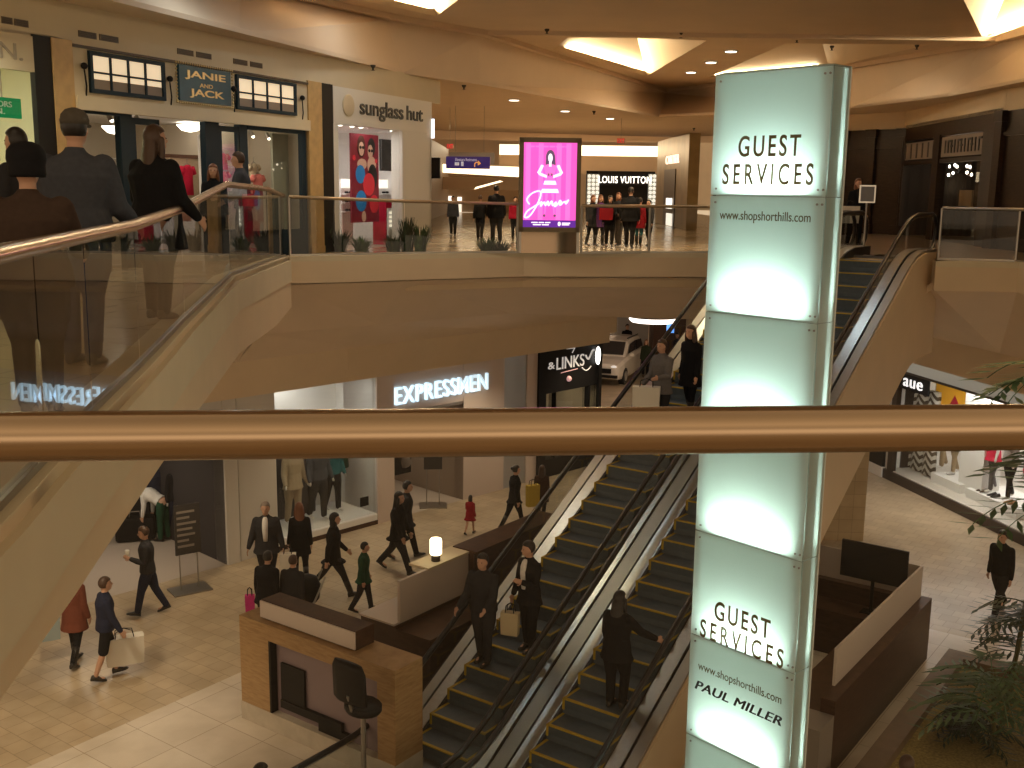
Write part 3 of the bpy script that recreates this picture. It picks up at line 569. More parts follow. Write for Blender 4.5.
# ================================================================== UPPER CORRIDOR
FK = Fr((.1, 22.75), (1, .04))
def kz(v): return FK.px(540, v)[1]
def kx(u): return FK.px(u, 190)[0]
g = empty('advertising_kiosk', FK(.65, -.1, 0), FK.rz, 'bronze framed light box kiosk with a glowing pink fashion poster', 'advertising kiosk')
x0, x1, zt, zb = kx(519), kx(580.5), kz(137.5), kz(232)
bronze = mat('kiosk_bronze', (.16, .115, .06), .4, .3)
mb = MB(); w = .09
mb.box(x0, x1, -.22, 0, zb, zt, fr=FK); mb.box(x0, x0+w, 0, .03, zb, zt, fr=FK); mb.box(x1-w, x1, 0, .03, zb, zt, fr=FK); mb.box(x0, x1, 0, .03, zt-.1, zt, fr=FK); mb.box(x0, x1, 0, .03, zb, zb+.1, fr=FK)
mb.build('frame', bronze, g)
mb = MB(); mb.box(x0+.02, x1-.02, -.2, -.02, .0, zb, fr=FK); mb.build('mirrored_base', mat('mirror_base', (.3, .22, .15), .06, .9), g)
for x in (x0+.03, x1-.03): mb = MB(); mb.box(x-.03, x+.03, -.22, 0, .0, zb, fr=FK); mb.build('leg', steel_d, g)
a0, a1, c0, c1 = x0+w, x1-w, zb+.1, zt-.1
pinkp = mat('poster_pink', (.8, .1, .5), .4, emit=(.9, .10, .55), estr=1.05); pinkhot = mat('poster_hot_pink', (.9, .2, .65), .4, emit=(.95, .16, .62), estr=1.1)
whitep = mat('poster_white', (.95, .85, .92), .4, emit=(1, .85, .95), estr=1.25); purp = mat('poster_purple', (.12, .02, .3), .4, emit=(.13, .02, .36), estr=.8); greyhair = mat('poster_grey_hair', (.18, .12, .2), .5, emit=(.18, .1, .2), estr=.6)
pt = MB(); pt.box(a0, a1, 0, .008, c0, c1, fr=FK); poster = pt.build('poster', pinkp, g)
W, H = a1-a0, c1-c0
def pp(x, y, d=.012): return FK(a0+W*x, d, c0+H*y)
def patch(name, pts, m, d=.01):
    mb = MB(); mb.prism([pp(x, y, d) for x, y in pts], FK.n.to_3d()*.004); return mb.build(name, m, poster)
def blob(name, x, y, rx, ry, m, d=.012): return patch(name, [(x+rx*cos(k*pi/10), y+ry*sin(k*pi/10)) for k in range(20)], m, d)
patch('purple_band', [(0, 0), (1, 0), (1, .085), (0, .085)], purp)
for k, x in enumerate((.04, .28, .62, .8)): patch('light_streak', [(x, .09), (x+.09, .09), (x+.09, .99), (x, .99)], pinkhot, .009)
blob('printed_hair', .5, .83, .085, .085, greyhair, .013); patch('printed_hair', [(.41, .74), (.6, .74), (.585, .85), (.42, .85)], greyhair, .013)
blob('printed_face', .5, .82, .042, .052, whitep, .016); patch('printed_neck', [(.475, .72), (.525, .72), (.52, .79), (.48, .79)], whitep, .015)
patch('printed_bodice', [(.38, .72), (.44, .745), (.56, .745), (.62, .72), (.58, .62), (.42, .62)], pinkhot, .014)
for s in (-1, 1):
    patch('printed_arm', [(.5+s*.12, .73), (.5+s*.17, .74), (.5+s*.24, .645), (.5+s*.19, .64)], whitep, .016); patch('printed_arm', [(.5+s*.24, .66), (.5+s*.21, .62), (.5+s*.06, .585), (.5+s*.06, .615)], whitep, .016)
for k in range(4): patch('printed_skirt', [(.42-k*.022, .6-k*.048), (.58+k*.022, .6-k*.048), (.6+k*.024, .555-k*.048), (.4-k*.024, .555-k*.048)], whitep if k % 2 else pinkhot, .014+.001*k)
for s in (-1, 1): blob('printed_bow', .5+s*.03, .625, .02, .016, greyhair, .017); patch('printed_leg', [(.5+s*.03, .4), (.5+s*.08, .4), (.5+s*.1, .15), (.5+s*.08, .15)], pinkhot, .0135); blob('printed_shoe', .5+s*.1, .14, .025, .016, greyhair, .017)
# the handwritten word across the poster
def script(pts, r, name='script'):
    mb = MB(); c = [Vector(p) for p in pts]; out = []
    for i in range(len(c)-1):
        p0, p1, p2, p3 = c[max(i-1, 0)], c[i], c[i+1], c[min(i+2, len(c)-1)]
        for k in range(6):
            t = k/6; out.append(.5*((2*p1)+(p2-p0)*t+(2*p0-5*p1+4*p2-p3)*t*t+(3*p1-p0-3*p2+p3)*t**3))
    out.append(c[-1]); mb.tube([pp(p.x, p.y, .02) for p in out], r, 6); return mb.build(name, whitep, poster)
script([(.12, .27), (.07, .33), (.16, .4), (.3, .43), (.33, .38), (.25, .25), (.12, .13), (.03, .12), (.08, .19), (.22, .25), (.3, .28), (.35, .3), (.33, .25), (.4, .3), (.42, .26), (.47, .31), (.48, .26), (.54, .31), (.56, .26), (.62, .3), (.6, .25), (.67, .29), (.7, .32), (.73, .28), (.69, .27), (.76, .3), (.84, .31), (.8, .28), (.86, .33)], .016)
for k, (x, w_) in enumerate([(.1, .1), (.22, .08), (.32, .14), (.48, .1), (.6, .16), (.78, .1)]): patch('small_print', [(x, .945), (x+w_, .945), (x+w_, .962), (x, .962)], pinkhot, .012)
for k, (x, y, w_) in enumerate([(.16, .05, .12), (.3, .05, .1), (.42, .05, .1), (.19, .024, .15), (.36, .024, .13), (.74, .045, .16), (.74, .026, .14)]): patch('small_print', [(x, y), (x+w_, y), (x+w_, y+.013), (x, y+.013)], whitep, .016)
blob('printed_emblem', .69, .042, .028, .026, whitep, .016)
# hanging directory sign
FD = Fr((0, 35), (1, 0)); q = lambda u, v: FD.px(u, v)
x0, zt = q(446, 156.3); x1, zb = q(490, 169)
g = empty('directory_sign', FD((x0+x1)/2, 0, zb), 0, 'hanging dark blue direction sign with an orange arrow', 'sign')
mb = MB(); mb.box(x0, x1, -.12, 0, zb, zt, fr=FD); mb.build('panel', mat('sign_indigo', (.035, .02, .13), .4, emit=(.05, .025, .2), estr=.35), g)
mb = MB(); mb.box(x0+.1, x1+.14, -.12, 0, zt, zt+.13, fr=FD); mb.box(x1+.02, x1+.14, -.12, 0, zb+.15, zt, fr=FD); mb.build('hanger_bar', steel_d, g)
for x in (x0+.3, x1-.2): mb = MB(); mb.tube([FD(x, -.06, zt+.1), FD(x, -.06, 3.88)], .008, 6); mb.build('rod', steel_d, g)
text('Elevators Restrooms', 'lettering', mat('sign_white', (.8, .8, .85), .5, emit=(.7, .7, .8), estr=.4), FD, x0+.3, x1-.42, zt-.14, zt-.05, .004, .008, g)
mb = MB(); mb.box(x0+.28, x0+.42, 0, .01, zb+.1, zb+.2, fr=FD); mb.box(x0+.48, x0+.56, 0, .01, zb+.08, zb+.22, fr=FD); mb.build('pictogram', M['sign_white'], g)
mb = MB(); o_ = mat('arrow_orange', (.9, .4, .08), .5, emit=(.9, .4, .1), estr=.6); xa = x1-.42
mb.tube([FD(xa-.07, .008, zb+.06), FD(xa-.07, .008, zb+.16), FD(xa-.03, .008, zb+.2), FD(xa+.04, .008, zb+.2)], .02, 6); mb.prism([FD(xa+.03, .005, zb+.27), FD(xa+.13, .005, zb+.17), FD(xa+.03, .005, zb+.1)], FD.n.to_3d()*.01); mb.build('arrow', o_, g)
exitred = mat('exit_red', (.5, .02, .02), .5, emit=(.9, .05, .05), estr=.8)
for (u0, u1, v0, v1, Y, l) in [(446.5, 453.5, 143.5, 149, 36, 'small red exit sign above the dark blue direction sign'), (617, 625, 138, 143.5, 40, 'small red exit sign over the far corridor light cove')]:
    f = Fr((0, Y), (1, 0)); a, zt = f.px(u0, v0); b, zb = f.px(u1, v1); g = empty('exit_sign', f((a+b)/2, 0, zb), 0, l, 'exit sign')
    mb = MB(); mb.box(a, b, -.05, 0, zb, zt, fr=f); mb.build('plate', mat('exit_plate', (.55, .35, .25), .6), g); text('EXIT', 'lettering', exitred, f, a+.02, b-.02, zb+.02, zt-.02, .004, .01, g); mb = MB(); mb.tube([f((a+b)/2, -.03, zt), f((a+b)/2, -.03, 3.88)], .006, 6); mb.build('rod', steel_d, g)
# far light coves
cove = mat('cove_glow', (1, .85, .6), .5, emit=(1, .78, .48), estr=2.6)  # emission stands in for lamp light washing the cove faces
f = Fr((0, 84), (1, 0)); a, zt = f.px(578, 145); b, zb = f.px(684, 157); b2 = f.px(690, 150)[0]
g = empty('light_cove', f((a+b)/2, -1, zb), 0, 'broad glowing ceiling cove above the far black shop', 'cove light')
mb = MB(); mb.prism([f(a-6, -.6, zb), f(b-2, -.6, zb), f(b2, -.6, (zb+zt)/2+.2), f(b2, -.6, zt), f(a-6, -.6, zt)], (0, .4, 0)); mb.build('glowing_face', cove, g)
mb = MB(); mb.box(a-6, b2+.6, -.5, .0, 2.45, zb, fr=f); mb.build('trough', ceil_m, g)
f2 = Fr((0, 70), (1, 0)); a, zt = f2.px(432, 163); b, zb = f2.px(522, 176)
g = empty('light_cove', f2((a+b)/2, 0, zb), 0, 'glowing ceiling cove behind the direction sign', 'cove light')
mb = MB(); mb.prism([f2(a-1.5, 0, zb+.25), f2(b+.6, 0, zb-.1), f2(b+.6, 0, zt-.2), f2(a-1.5, 0, zt)], (0, .3, 0)); mb.build('glowing_face', cove, g); mb = MB(); mb.box(a-2, b+1, 0, .2, zb-.9, zb-.1, fr=f2); mb.build('trough', ceil_m, g)
f3 = Fr((0, 60), (1, 0)); p = [f3.px(*q_) for q_ in [(474, 189.5), (476, 187), (500, 180.5), (503, 181.5)]]
mb = MB(); mb.prism([f3(x, 0, z) for x, z in p], (0, .3, 0)); mb.build('light_cove', cove, label='thin slanting ceiling light low in the far left corridor', cat='cove light')
# far shops of the corridor
mb = MB(); a = f2.px(428, 200)[0]; b = f2.px(522, 200)[0]
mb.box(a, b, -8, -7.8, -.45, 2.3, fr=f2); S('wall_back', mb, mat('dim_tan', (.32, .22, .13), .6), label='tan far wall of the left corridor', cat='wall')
shopglow = mat('shop_glow', (.9, .9, .85), .5, emit=(1, .92, .8), estr=1.6)
for (u0, v0, u1, v1, l) in [(438, 196, 452, 201, 'bright shop strip window far down the left corridor'), (457.5, 197, 461.5, 220, 'tall narrow bright shop window far down the left corridor'), (462, 222, 500, 225.5, 'low warm glowing counter far down the left corridor')]:
    x0, zt = f2.px(u0, v0, -7.7); x1, zb = f2.px(u1, v1, -7.7); mb = MB(); mb.box(x0, x1, -7.8, -7.7, max(zb, -.44), zt, fr=f2); mb.build('shop_window', shopglow, label=l, cat='window')
# far black luxury shop
fl = Fr((0, 83.5), (1, 0)); a, zt = fl.px(587, 172); b = fl.px(656, 172)[0]
mb = MB(); mb.box(a, b, -.8, -.35, -.45, zt+.1, fr=fl); S('wall_back', mb, black, label='black front of the far luxury shop', cat='wall')
g = empty('shop_sign', fl((a+b)/2, 0, 1.8), 0, 'glowing white capitals on the far black shop front', 'sign'); x0, z1 = fl.px(599, 176); x1, z0 = fl.px(651, 183.5)
mb = MB(); mb.box(a+.9, b-.6, -.35, -.1, z0-.2, zt, fr=fl); mb.build('board', black, g)
text('LOUIS VUITTON', 'lettering', mat('sign_glow', (1, .95, .85), .5, emit=(1, .93, .82), estr=2.6), fl, x0, x1, z0, z1, -.05, .1, g, gap=1.12)
lattice = mat('lattice_glow', (.8, .8, .75), .5, emit=(.9, .92, .82), estr=.8)
for (u0, u1, l, nx) in [(587.5, 599, 'lit white lattice panel left of the far black shop', 3), (649, 655.5, 'lit white lattice panel right of the far black shop', 2)]:
    x0, zt = fl.px(u0, 174); x1, zb = fl.px(u1, 207); g = empty('lattice_panel', fl((x0+x1)/2, 0, zb), 0, l, 'panel'); mb = MB(); mb.box(x0, x1, -.35, -.1, zb, zt, fr=fl); mb.build('panel', mat('lattice_back', (.25, .24, .2), .5, emit=(.5, .5, .42), estr=.35), g); mb = MB()
    for i in range(nx):
        for j in range(8): mb.ell(fl(x0+(i+.5)*(x1-x0)/nx, -.05, zb+(j+.5)*(zt-zb)/8), (.13, .05, .13), 8, 6)
    mb.build('lamp_row', lattice, g, True)
# gold shop front
FG = Fr((7.8, 58), (.2, -15)); g0 = FG.px(656, 200)[0]; g1 = FG.px(687, 200)[0]
goldm = mat('gold_panel', (.42, .30, .13), .35, .5, noise=.15, nscale=1.5)
mb = MB(); mb.box(g0, g1, -.5, 0, -.45, 3.9, fr=FG); S('wall_right', mb, goldm, label='gold clad shop front in the corridor', cat='wall')
g = empty('shop_sign', FG((g0+g1)/2, .05, 2.6), FG.rz, 'glowing pale lettering on the gold shop front', 'sign'); x0, z0 = FG.px(666, 167.5); x1, z1 = FG.px(679.5, 156)
text('CARTIER', 'lettering', mat('sign_peach', (1, .8, .65), .5, emit=(1, .72, .55), estr=1.6), FG, x0, x1, min(z0, z1)+.15, max(z0, z1)+.1, .02, .05, g)
mb = MB(); za = FG.px(664, 170)[1]; xd0 = FG.px(664, 200)[0]; xd1 = FG.px(675, 200)[0]; mb.box(xd0, xd1, 0, .04, -.44, za, fr=FG); mb.build('door', mat('bronze_door', (.09, .06, .03), .3, .4), label='dark bronze door in the gold shop front', cat='door')
for (v0, v1, l) in [(198, 209, 'upper bright display niche beside the bronze door'), (213, 226, 'lower bright display niche beside the bronze door')]:
    x0, z1 = FG.px(668, v0); x1, z0 = FG.px(672.5, v1); mb = MB(); mb.box(x0, x1, .04, .1, z0, z1, fr=FG); mb.build('display_niche', shopglow, label=l, cat='display case')
# dark panelled fronts on the right
mb = MB(); P_ = [Vector((8.0, 43)), Vector((11, 36.9)), Vector((12.4, 35.2)), Vector((12.0, 27.2)), Vector((12.8, 18)), Vector((13.4, 8))]
dk = []
for i in range(5):
    f = Fr(P_[i], P_[i+1]-P_[i]); L = (P_[i+1]-P_[i]).length; dk.append((f, L))
    mb.box(-.05, L+.05, -.3, .0, 3.35, 3.9, 1, fr=f)
    if i != 2: mb.box(0, L, -.3, 0, -.45, 3.36, fr=f)
S('wall_right', mb, [darkwood, cream], label='dark panelled shop fronts of the upper right walkway', cat='wall')
mb = MB()
for i, (f, L) in enumerate(dk):
    if i == 2: continue
    n = max(2, int(L/1.5))
    for k in range(n+1):
        x = L*k/n; mb.box(x-.16, x+.16, 0, .12, -.45, 3.36, fr=f); mb.box(x-.2, x+.2, 0, .15, -.45, .3, fr=f); mb.box(x-.2, x+.2, 0, .15, 3.1, 3.36, fr=f)
    mb.box(0, L, 0, .06, 2.75, 2.85, fr=f)
S('trim_16', mb, darkwood, label='dark pilasters along the upper right shop fronts', cat='pilaster')
f, L = dk[2]
room(f, .2, L, 3, -.02, 3.36, dark, mat('dark_floor', (.08, .05, .03), .4), dark, 'wall_right', label='dim interior of the dark shop with chandeliers', back=mat('dim_brown', (.07, .045, .03), .6))
q = lambda u, v: f.px(u, v)
sl0, sl1, sr0, sr1 = q(901, 190)[0], q(931, 190)[0], q(937, 190)[0], q(980, 190)[0]
mb = MB(); mb.box(0, L, -.2, 0, 2.95, 3.36, fr=f)
for a, b in [(0, sl0), (sl1, sr0), (sr1, L)]: mb.box(a, b, -.2, .05, -.02, 3.0, fr=f)
mb.box(sl0, sr1, -.15, .0, 2.2, 2.32, fr=f); S('wall_right', mb, darkwood, label='dark timber frame of the chandelier shop', cat='wall')
mb = MB(); mb.box(sl0, sr1, -.1, -.09, 0, 2.2, fr=f); mb.build('window_4', clearglass, kind='structure', label='glass of the chandelier shop', cat='window')
g = empty('shop_sign', f((sr0+sr1)/2, 0, 2.35), f.rz, 'pale transom board with dark lettering above the chandelier shop window', 'sign')
mb = MB(); mb.box(sr0+.02, sr1-.05, -.08, -.02, 2.36, 2.92, fr=f); mb.build('board', mat('aged_board', (.2, .16, .13), .6), g)
mb = MB(); st = sr0+.35
for k in range(11):
    x = st+k*(sr1-sr0-.75)/10; mb.box(x-.035, x+.035, -.02, .0, 2.46, 2.82, fr=f)
    if k % 3 == 1: mb.box(x, x+.2, -.02, .0, 2.76, 2.82, fr=f)
    if k % 3 == 2: mb.box(x-.1, x+.1, -.02, .0, 2.62, 2.67, fr=f)
mb.build('lettering', blackl, g)
g = empty('transom_panel', f((sl0+sl1)/2, 0, 2.35), f.rz, 'ribbed pale transom panel left of the lettered board', 'panel'); mb = MB(); mb.box(sl0+.02, sl1-.02, -.08, -.03, 2.36, 2.88, fr=f); mb.build('board', M['aged_board'], g)
mb = MB()
for k in range(6): x = sl0+.1+k*(sl1-sl0-.2)/5; mb.box(x-.05, x+.05, -.03, -.015, 2.4, 2.84, fr=f)
mb.build('rib', dark, g)
bulb = mat('bulb_glow', (1, .9, .8), .5, emit=(1, .84, .68), estr=14)
for l, pts, y in [('small cluster of glowing bulbs in the left dark window', [(907, 177), (909, 174.5), (911.5, 176), (914, 175.5), (915, 177), (919, 177.5), (922, 175), (922, 177.5)], -1.6), ('chandelier of bright bulbs in the right dark window', [(949.5, 166.5), (955, 165), (957, 166.5), (967, 166), (970, 167), (948.5, 175), (953, 173), (967, 172.5), (971.5, 174.5)], -1.0)]:
    cs = [f.px(u, v, y) for u, v in pts]; cx = sum(c[0] for c in cs)/len(cs); cz = sum(c[1] for c in cs)/len(cs)
    g = empty('chandelier', f(cx, y, cz), f.rz, l, 'chandelier'); mb = MB(); mb.tube([f(cx, y, cz-.1), f(cx, y, 3.36)], .015, 6)
    for c in cs: mb.tube([f(cx, y, cz-.1), f(c[0], y-.05, c[1]-.06)], .01, 5)
    mb.build('frame', dark, g)
    for c in cs: mb = MB(); mb.ell(f(c[0], y, c[1]), (.035, .035, .045), 8, 6); mb.build('bulb', bulb, g, True)
mb = MB(); x0, z1 = f.px(958, 190, -1.5); x1, z0 = f.px(970, 200, -1.5); mb.box(x0, x1, -1.6, -1.55, z0-.2, z1, fr=f); mb.build('wall_picture', mat('parchment', (.4, .27, .15), .6), label='small tan picture inside the right dark window', cat='picture')
mb = MB(); x0, z1 = f.px(919, 189, -1.5); x1, z0 = f.px(923, 200, -1.5); mb.box(x0, x1, -1.6, -1.55, z0, z1, fr=f); mb.build('wall_picture', M['parchment'], label='narrow pale picture inside the left dark window', cat='picture')
mb = MB(); x0 = f.px(937, 200, -.3)[0]; mb.box(x0, x0+.22, -.4, -.2, 0, 2.2, fr=f); mb.build('curtain', mat('brown_curtain', (.2, .12, .07), .7), label='brown curtain at the edge of the right dark window', cat='curtain')
point('chandelier_light', f(sr0+.8, -1.2, 1.7), 5, WARM); point('chandelier_light', f(sl0+.6, -1.7, 1.6), 3, WARM)
for i, (u, v) in enumerate([(898, 132), (938, 126), (983, 117)]):
    c = at(u, v, 3.36 if i else 3.36); g = empty('downlight', (c.x, c.y, 3.3), 0, ['leftmost', 'middle', 'rightmost'][i]+' of the tiny dim downlights above the dark right shop fronts', 'downlight', 'tiny downlights of the dark shops'); mb = MB(); mb.lathe([(.05, 3.36), (.05, 3.335), (.01, 3.33)], (c.x, c.y, 0)); mb.build('lens', mat('dim_lens', (.6, .5, .4), .5, emit=(1, .8, .6), estr=.6), g); mb = MB(); mb.lathe([(.08, 3.362), (.08, 3.345), (.05, 3.34)], (c.x, c.y, 0)); mb.build('rim', steel_d, g)
# easel sign and bag at the escalator head
g = empty('floor_sign', at(864, 256, 0), .2, 'white framed grey notice on a slim stand at the escalator head', 'sign stand'); c = at(864, 256, 0); f = Fr((c.x, c.y), (1, -.1)); x0, z1 = f.px(860, 185); x1, z0 = f.px(875, 203)
mb = MB(); mb.box(x0, x1, -.02, 0, z0, z1, fr=f); mb.build('frame', steel, g); mb = MB(); mb.box(x0+.03, x1-.03, 0, .008, z0+.03, z1-.03, fr=f); mb.build('notice', mat('notice_grey', (.2, .2, .22), .4), g); mb = MB(); xm = (x0+x1)/2; mb.tube([f(xm, -.01, z0), f(xm, -.01, .02)], .02); mb.lathe([(.2, .0), (.2, .015), (.03, .03)], f(xm, -.01, 0)); mb.build('stand', steel_d, g)
# ------------------------------------------------------------------ railings
def railing(name, label, pts, zs, hs, r, panels, postat=(), rail_m=brass, base=True, gm=railglass, g0=.02, postm=steel_d):
    """glass guard railing: top rail, base channel, one pane per bay and posts"""
    g = empty(name, V3(pts[0], zs[0]), 0, label, 'railing')
    mb = MB(); mb.tube([V3(p, z+h) for p, z, h in zip(pts, zs, hs)], r, 16); mb.build('top_rail', rail_m, g, True)
    for i in panels:
        a, b = Vector(pts[i]), Vector(pts[i+1]); d = (b-a).normalized(); e = d*.012; nn = Vector((-d.y, d.x))*.006
        q = [a+e, b-e]; vs = []
        for s in (-1, 1):
            for p, z, h in ((q[0], zs[i], hs[i]), (q[1], zs[i+1], hs[i+1])):
                vs += [V3(p+nn*s, z+g0), V3(p+nn*s, z+h-r*.7)]
        mb = MB(); mb.add([vs[0], vs[2], vs[3], vs[1]], [(0, 1, 2, 3)]); mb.build('glass_panel', gm, g)
    if base:
        mb = MB()
        for i in panels:
            a, b = Vector(pts[i]), Vector(pts[i+1]); d = (b-a).normalized(); nn = Vector((-d.y, d.x))*.025
            mb.hexa([V3(a-nn, zs[i]), V3(b-nn, zs[i+1]), V3(b+nn, zs[i+1]), V3(a+nn, zs[i]), V3(a-nn, zs[i]+.05), V3(b-nn, zs[i+1]+.05), V3(b+nn, zs[i+1]+.05), V3(a+nn, zs[i]+.05)])
        mb.build('base_channel', steel_d, g)
    for i in postat:
        mb = MB(); mb.tube([V3(pts[i], zs[i]), V3(pts[i], zs[i]+hs[i])], .028, 8); mb.build('post', postm, g)
    return g
inL = [(p[0]-.08, p[1]) for p in Ledge]
railing('glass_railing', 'long glass railing with a fat metal handrail beside the people at left', inL, LZ, [1.05, 1.05, 1.05, 1.05, 1.05, 1.08, 1.25, 1.22, 1.15], .044, range(8), ())
eb = [(p[0], p[1]+.12) for p in edgeB]
mid_ = (Vector(eb[2])+Vector(eb[3]))/2
kl = (x_ := FK(kx(519)-.02, 0, 0)); 
railing('glass_railing', 'glass railing along the planter between the left walkway and the pink kiosk', [eb[0], eb[1], eb[2], (kl.x, kl.y)], [0]*4, [1.13, 1.1, 1.06, 1.02], .032, range(3), (0, 3), mat('rail_tan', (.45, .33, .2), .4, .6))
kr = FK(kx(580)+.05, 0, 0)
railing('glass_railing', 'glass railing between the pink kiosk and the lit totem', [(kr.x, kr.y), (2.9, 23.25), (5.2, 23.6), (5.6, 24.2)], [0]*4, [1.0, 1.0, 1.0, 1.0], .032, range(3), (0, 1), M['rail_tan'])
r0 = at(938, 259, .02)
railing('glass_railing', 'glass railing with a square steel post on the right walkway', [(r0.x, r0.y), (10.1, 21.75), (11.3, 18.4), (12.5, 4)], [.0]*4, [1.05]*4, .035, range(3), (0, 1), steel_d)
# foreground handrail right in front of the viewer
A_, B_ = at(0, 437, .94), at(1024, 427, .94); d_ = (B_-A_)
pa, pb = A_-d_*.55, B_+d_*.9
mb = MB(); mb.tube([pa, A_, B_, pb], .0425, 40)
g = empty('handrail', (A_.x, A_.y, 0), 0, 'thick bronze coloured handrail crossing the whole foreground', 'railing')
mb.build('top_rail', mat('bronze_rail', (.46, .34, .23), .2, 1), g, True)
for i in range(3):
    a = pa.lerp(pb, i/3); b = pa.lerp(pb, (i+1)/3); mb = MB(); mb.add([(a.x, a.y, .0), (b.x, b.y, .0), (b.x, b.y, .91), (a.x, a.y, .91)], [(0, 1, 2, 3)]); mb.build('glass_panel', glass('front_glass', (.88, .87, .84), .03, 0, .8), g)
mb = MB(); mb.tube([(pa.x, pa.y, .02), (pb.x, pb.y, .02)], .03, 8); mb.build('base_channel', steel_d, g)
mb = MB(); mb.prism([(-2.2, 1.95, 0), (4, 1.95, 0), (4, -5, 0), (-8, -5, 0), (-8, 1.95, 0)], (0, 0, -.4)); S('floor', mb, uptile, label='walkway under the viewer', cat='floor')
# ------------------------------------------------------------------ planting on the corridor edge
def tuft(p, n, h, spread, m, label, group=None, seed=0, w=.03):
    rnd = random.Random(seed); p = Vector(p); g = empty('planter_plant', p, 0, label, 'plant', group); mb = MB()
    for i in range(n):
        a = rnd.uniform(0, 2*pi); l = h*rnd.uniform(.6, 1); s = spread*rnd.uniform(.2, 1); d = Vector((cos(a), sin(a), 0)); t = Vector((-sin(a), cos(a), 0)); b = p+d*rnd.uniform(0, .12)
        rg = []
        for k in range(5):
            f = k/4; c = b+d*(s*f*f)+Vector((0, 0, l*(f-.25*f*f*(s/h)))); ww = w*(1-f)**.7+.002; rg.append((c-t*ww, c+d*.006+Vector((0, 0, .004)), c+t*ww))
        o = []
        for r in rg: o += list(r)
        mb.add(o, [f_ for k in range(4) for f_ in ((k*3, k*3+1, k*3+4, k*3+3), (k*3+1, k*3+2, k*3+5, k*3+4))])
    mb.build('leaves', m, g, True)
    mb = MB(); mb.tube([p, p+Vector((0, 0, .1))], [.05, .03], 8); mb.build('stem', leaf2, g); return g
for i, (u, h, sp, l) in enumerate([(285, .42, .35, 'low leafy bush behind the corner pane'), (305, .55, .3, 'bushy plant at the foot of the tan pilaster'), (325, .62, .25, 'tall dark plant in front of the black pilaster'), (343, .5, .3, 'dark plant left of the eyewear window'), (365, .35, .25, 'small dark plant under the red poster'), (412, .75, .16, 'spiky upright plant before the white eyewear panel'), (425, .6, .2, 'spiky plant at the eyewear corner'), (398, .4, .22, 'short spiky plant before the white eyewear panel'), (494, .35, .25, 'small bush behind the railing left of the pink kiosk'), (508, .28, .25, 'low bush touching the pink kiosk')]):
    c = at(u, 253, 0); tuft((c.x-.15, c.y+.55, -.1 if u < 430 else -.45+.3), 110, h+(.1 if u < 430 else .15), sp, leaf2 if i % 2 else leaf, l, seed=i)
strip([(p[0], p[1]+.45) for p in edgeB[:4]], [0]*4, .7, -.46, -.08, mat('soil', (.03, .02, .012), .9), name='trim_17', label='dark planter soil behind the corridor rim', cat='planter')
for i, (u, v) in enumerate([(514, 100), (565, 111), (610, 118.5)]):
    c = at(u, v, ZS); g = empty('downlight', (c.x, c.y, ZS), 0, ['leftmost', 'middle', 'rightmost'][i]+' of the three white downlights in the soffit above the pink kiosk', 'downlight', 'soffit downlights above the kiosk'); mb = MB(); mb.lathe([(.14, ZS), (.14, ZS-.02), (.01, ZS-.025)], (c.x, c.y, 0)); mb.build('lens', M['lamp_glow'], g); mb = MB(); mb.lathe([(.19, ZS), (.19, ZS-.012), (.14, ZS-.012)], (c.x, c.y, 0)); mb.build('rim', steel_d, g)
for i, (u, v) in enumerate([(731, 51), (711, 62), (691, 72)]):
    c = at(u, v, ZC); g = empty('downlight', (c.x, c.y, ZC), 0, ['farthest right', 'middle', 'leftmost'][i]+' of three pinkish downlights in the ceiling between two glowing coves', 'downlight', 'ceiling downlights between the coves'); mb = MB(); mb.lathe([(.15, ZC), (.15, ZC-.03), (.01, ZC-.035)], (c.x, c.y, 0)); mb.build('lens', M['lamp_glow'], g); mb = MB(); mb.lathe([(.2, ZC), (.2, ZC-.02), (.15, ZC-.02)], (c.x, c.y, 0)); mb.build('rim', steel_d, g)
for i, (u, v) in enumerate([(260, 42), (373, 65), (464, 85), (547, 29), (681, 33), (797, 38), (832, 46), (917, 45), (694, 128), (107, 14), (594, 111)]):
    z = ZS if v > 50 and u < 720 else ZC
    c = at(u, v, z); mb = MB(); mb.lathe([(.06, z), (.05, z-.04), (.02, z-.07), (.02, z-.1), (.05, z-.11), (.01, z-.115)], (c.x, c.y, 0), 10); mb.build('sprinkler', mat('sprinkler_dark', (.05, .04, .03), .5), label='small dark sprinkler head '+['above the right transom window', 'above the eyewear shop lettering', 'right of the eyewear shop front', 'left of the middle glowing cove', 'above the middle glowing cove', 'above the left part of the totem', 'above the top right corner of the totem', 'left of the right glowing cove', 'left of the totem, over the gold shop', 'above the left transom window', 'between two soffit downlights over the kiosk'][i], cat='sprinkler', group='ceiling sprinklers')
# ================================================================== LOWER LEFT SHOPS
H0, H1 = ZL, -2.96
fa = lambda u, v=460: FA.px(u, v)[0]
sPL, sPR = fa(223), fa(276)            # left pier
sW0, sW1 = fa(276), fa(376)            # window
sE0, sE1, sD0, sG0, sG1, sK0 = fa(393), fa(463, 465), fa(463, 465), fa(503), fa(525), fa(535)
whitewall = mat('shop_white_wall', (.60, .57, .52), .55)
pinkish = mat('pinkish_panel', (.60, .50, .44), .5)
mb = MB()
mb.box(-4.2, sW0, -.15, .0, -3.95, -2.9, fr=FA); mb.box(sPL, sPL+.3, -.4, .06, ZL, -2.9, fr=FA); mb.box(sPL+.34, sW0-.02, -.4, .02, ZL, -2.9, fr=FA)
mb.box(sW1, sE0, -1.2, .05, ZL, -2.9, 1, fr=FA)
mb.box(sE0, sE1, -.2, .0, -4.0, -2.9, 1, fr=FA)
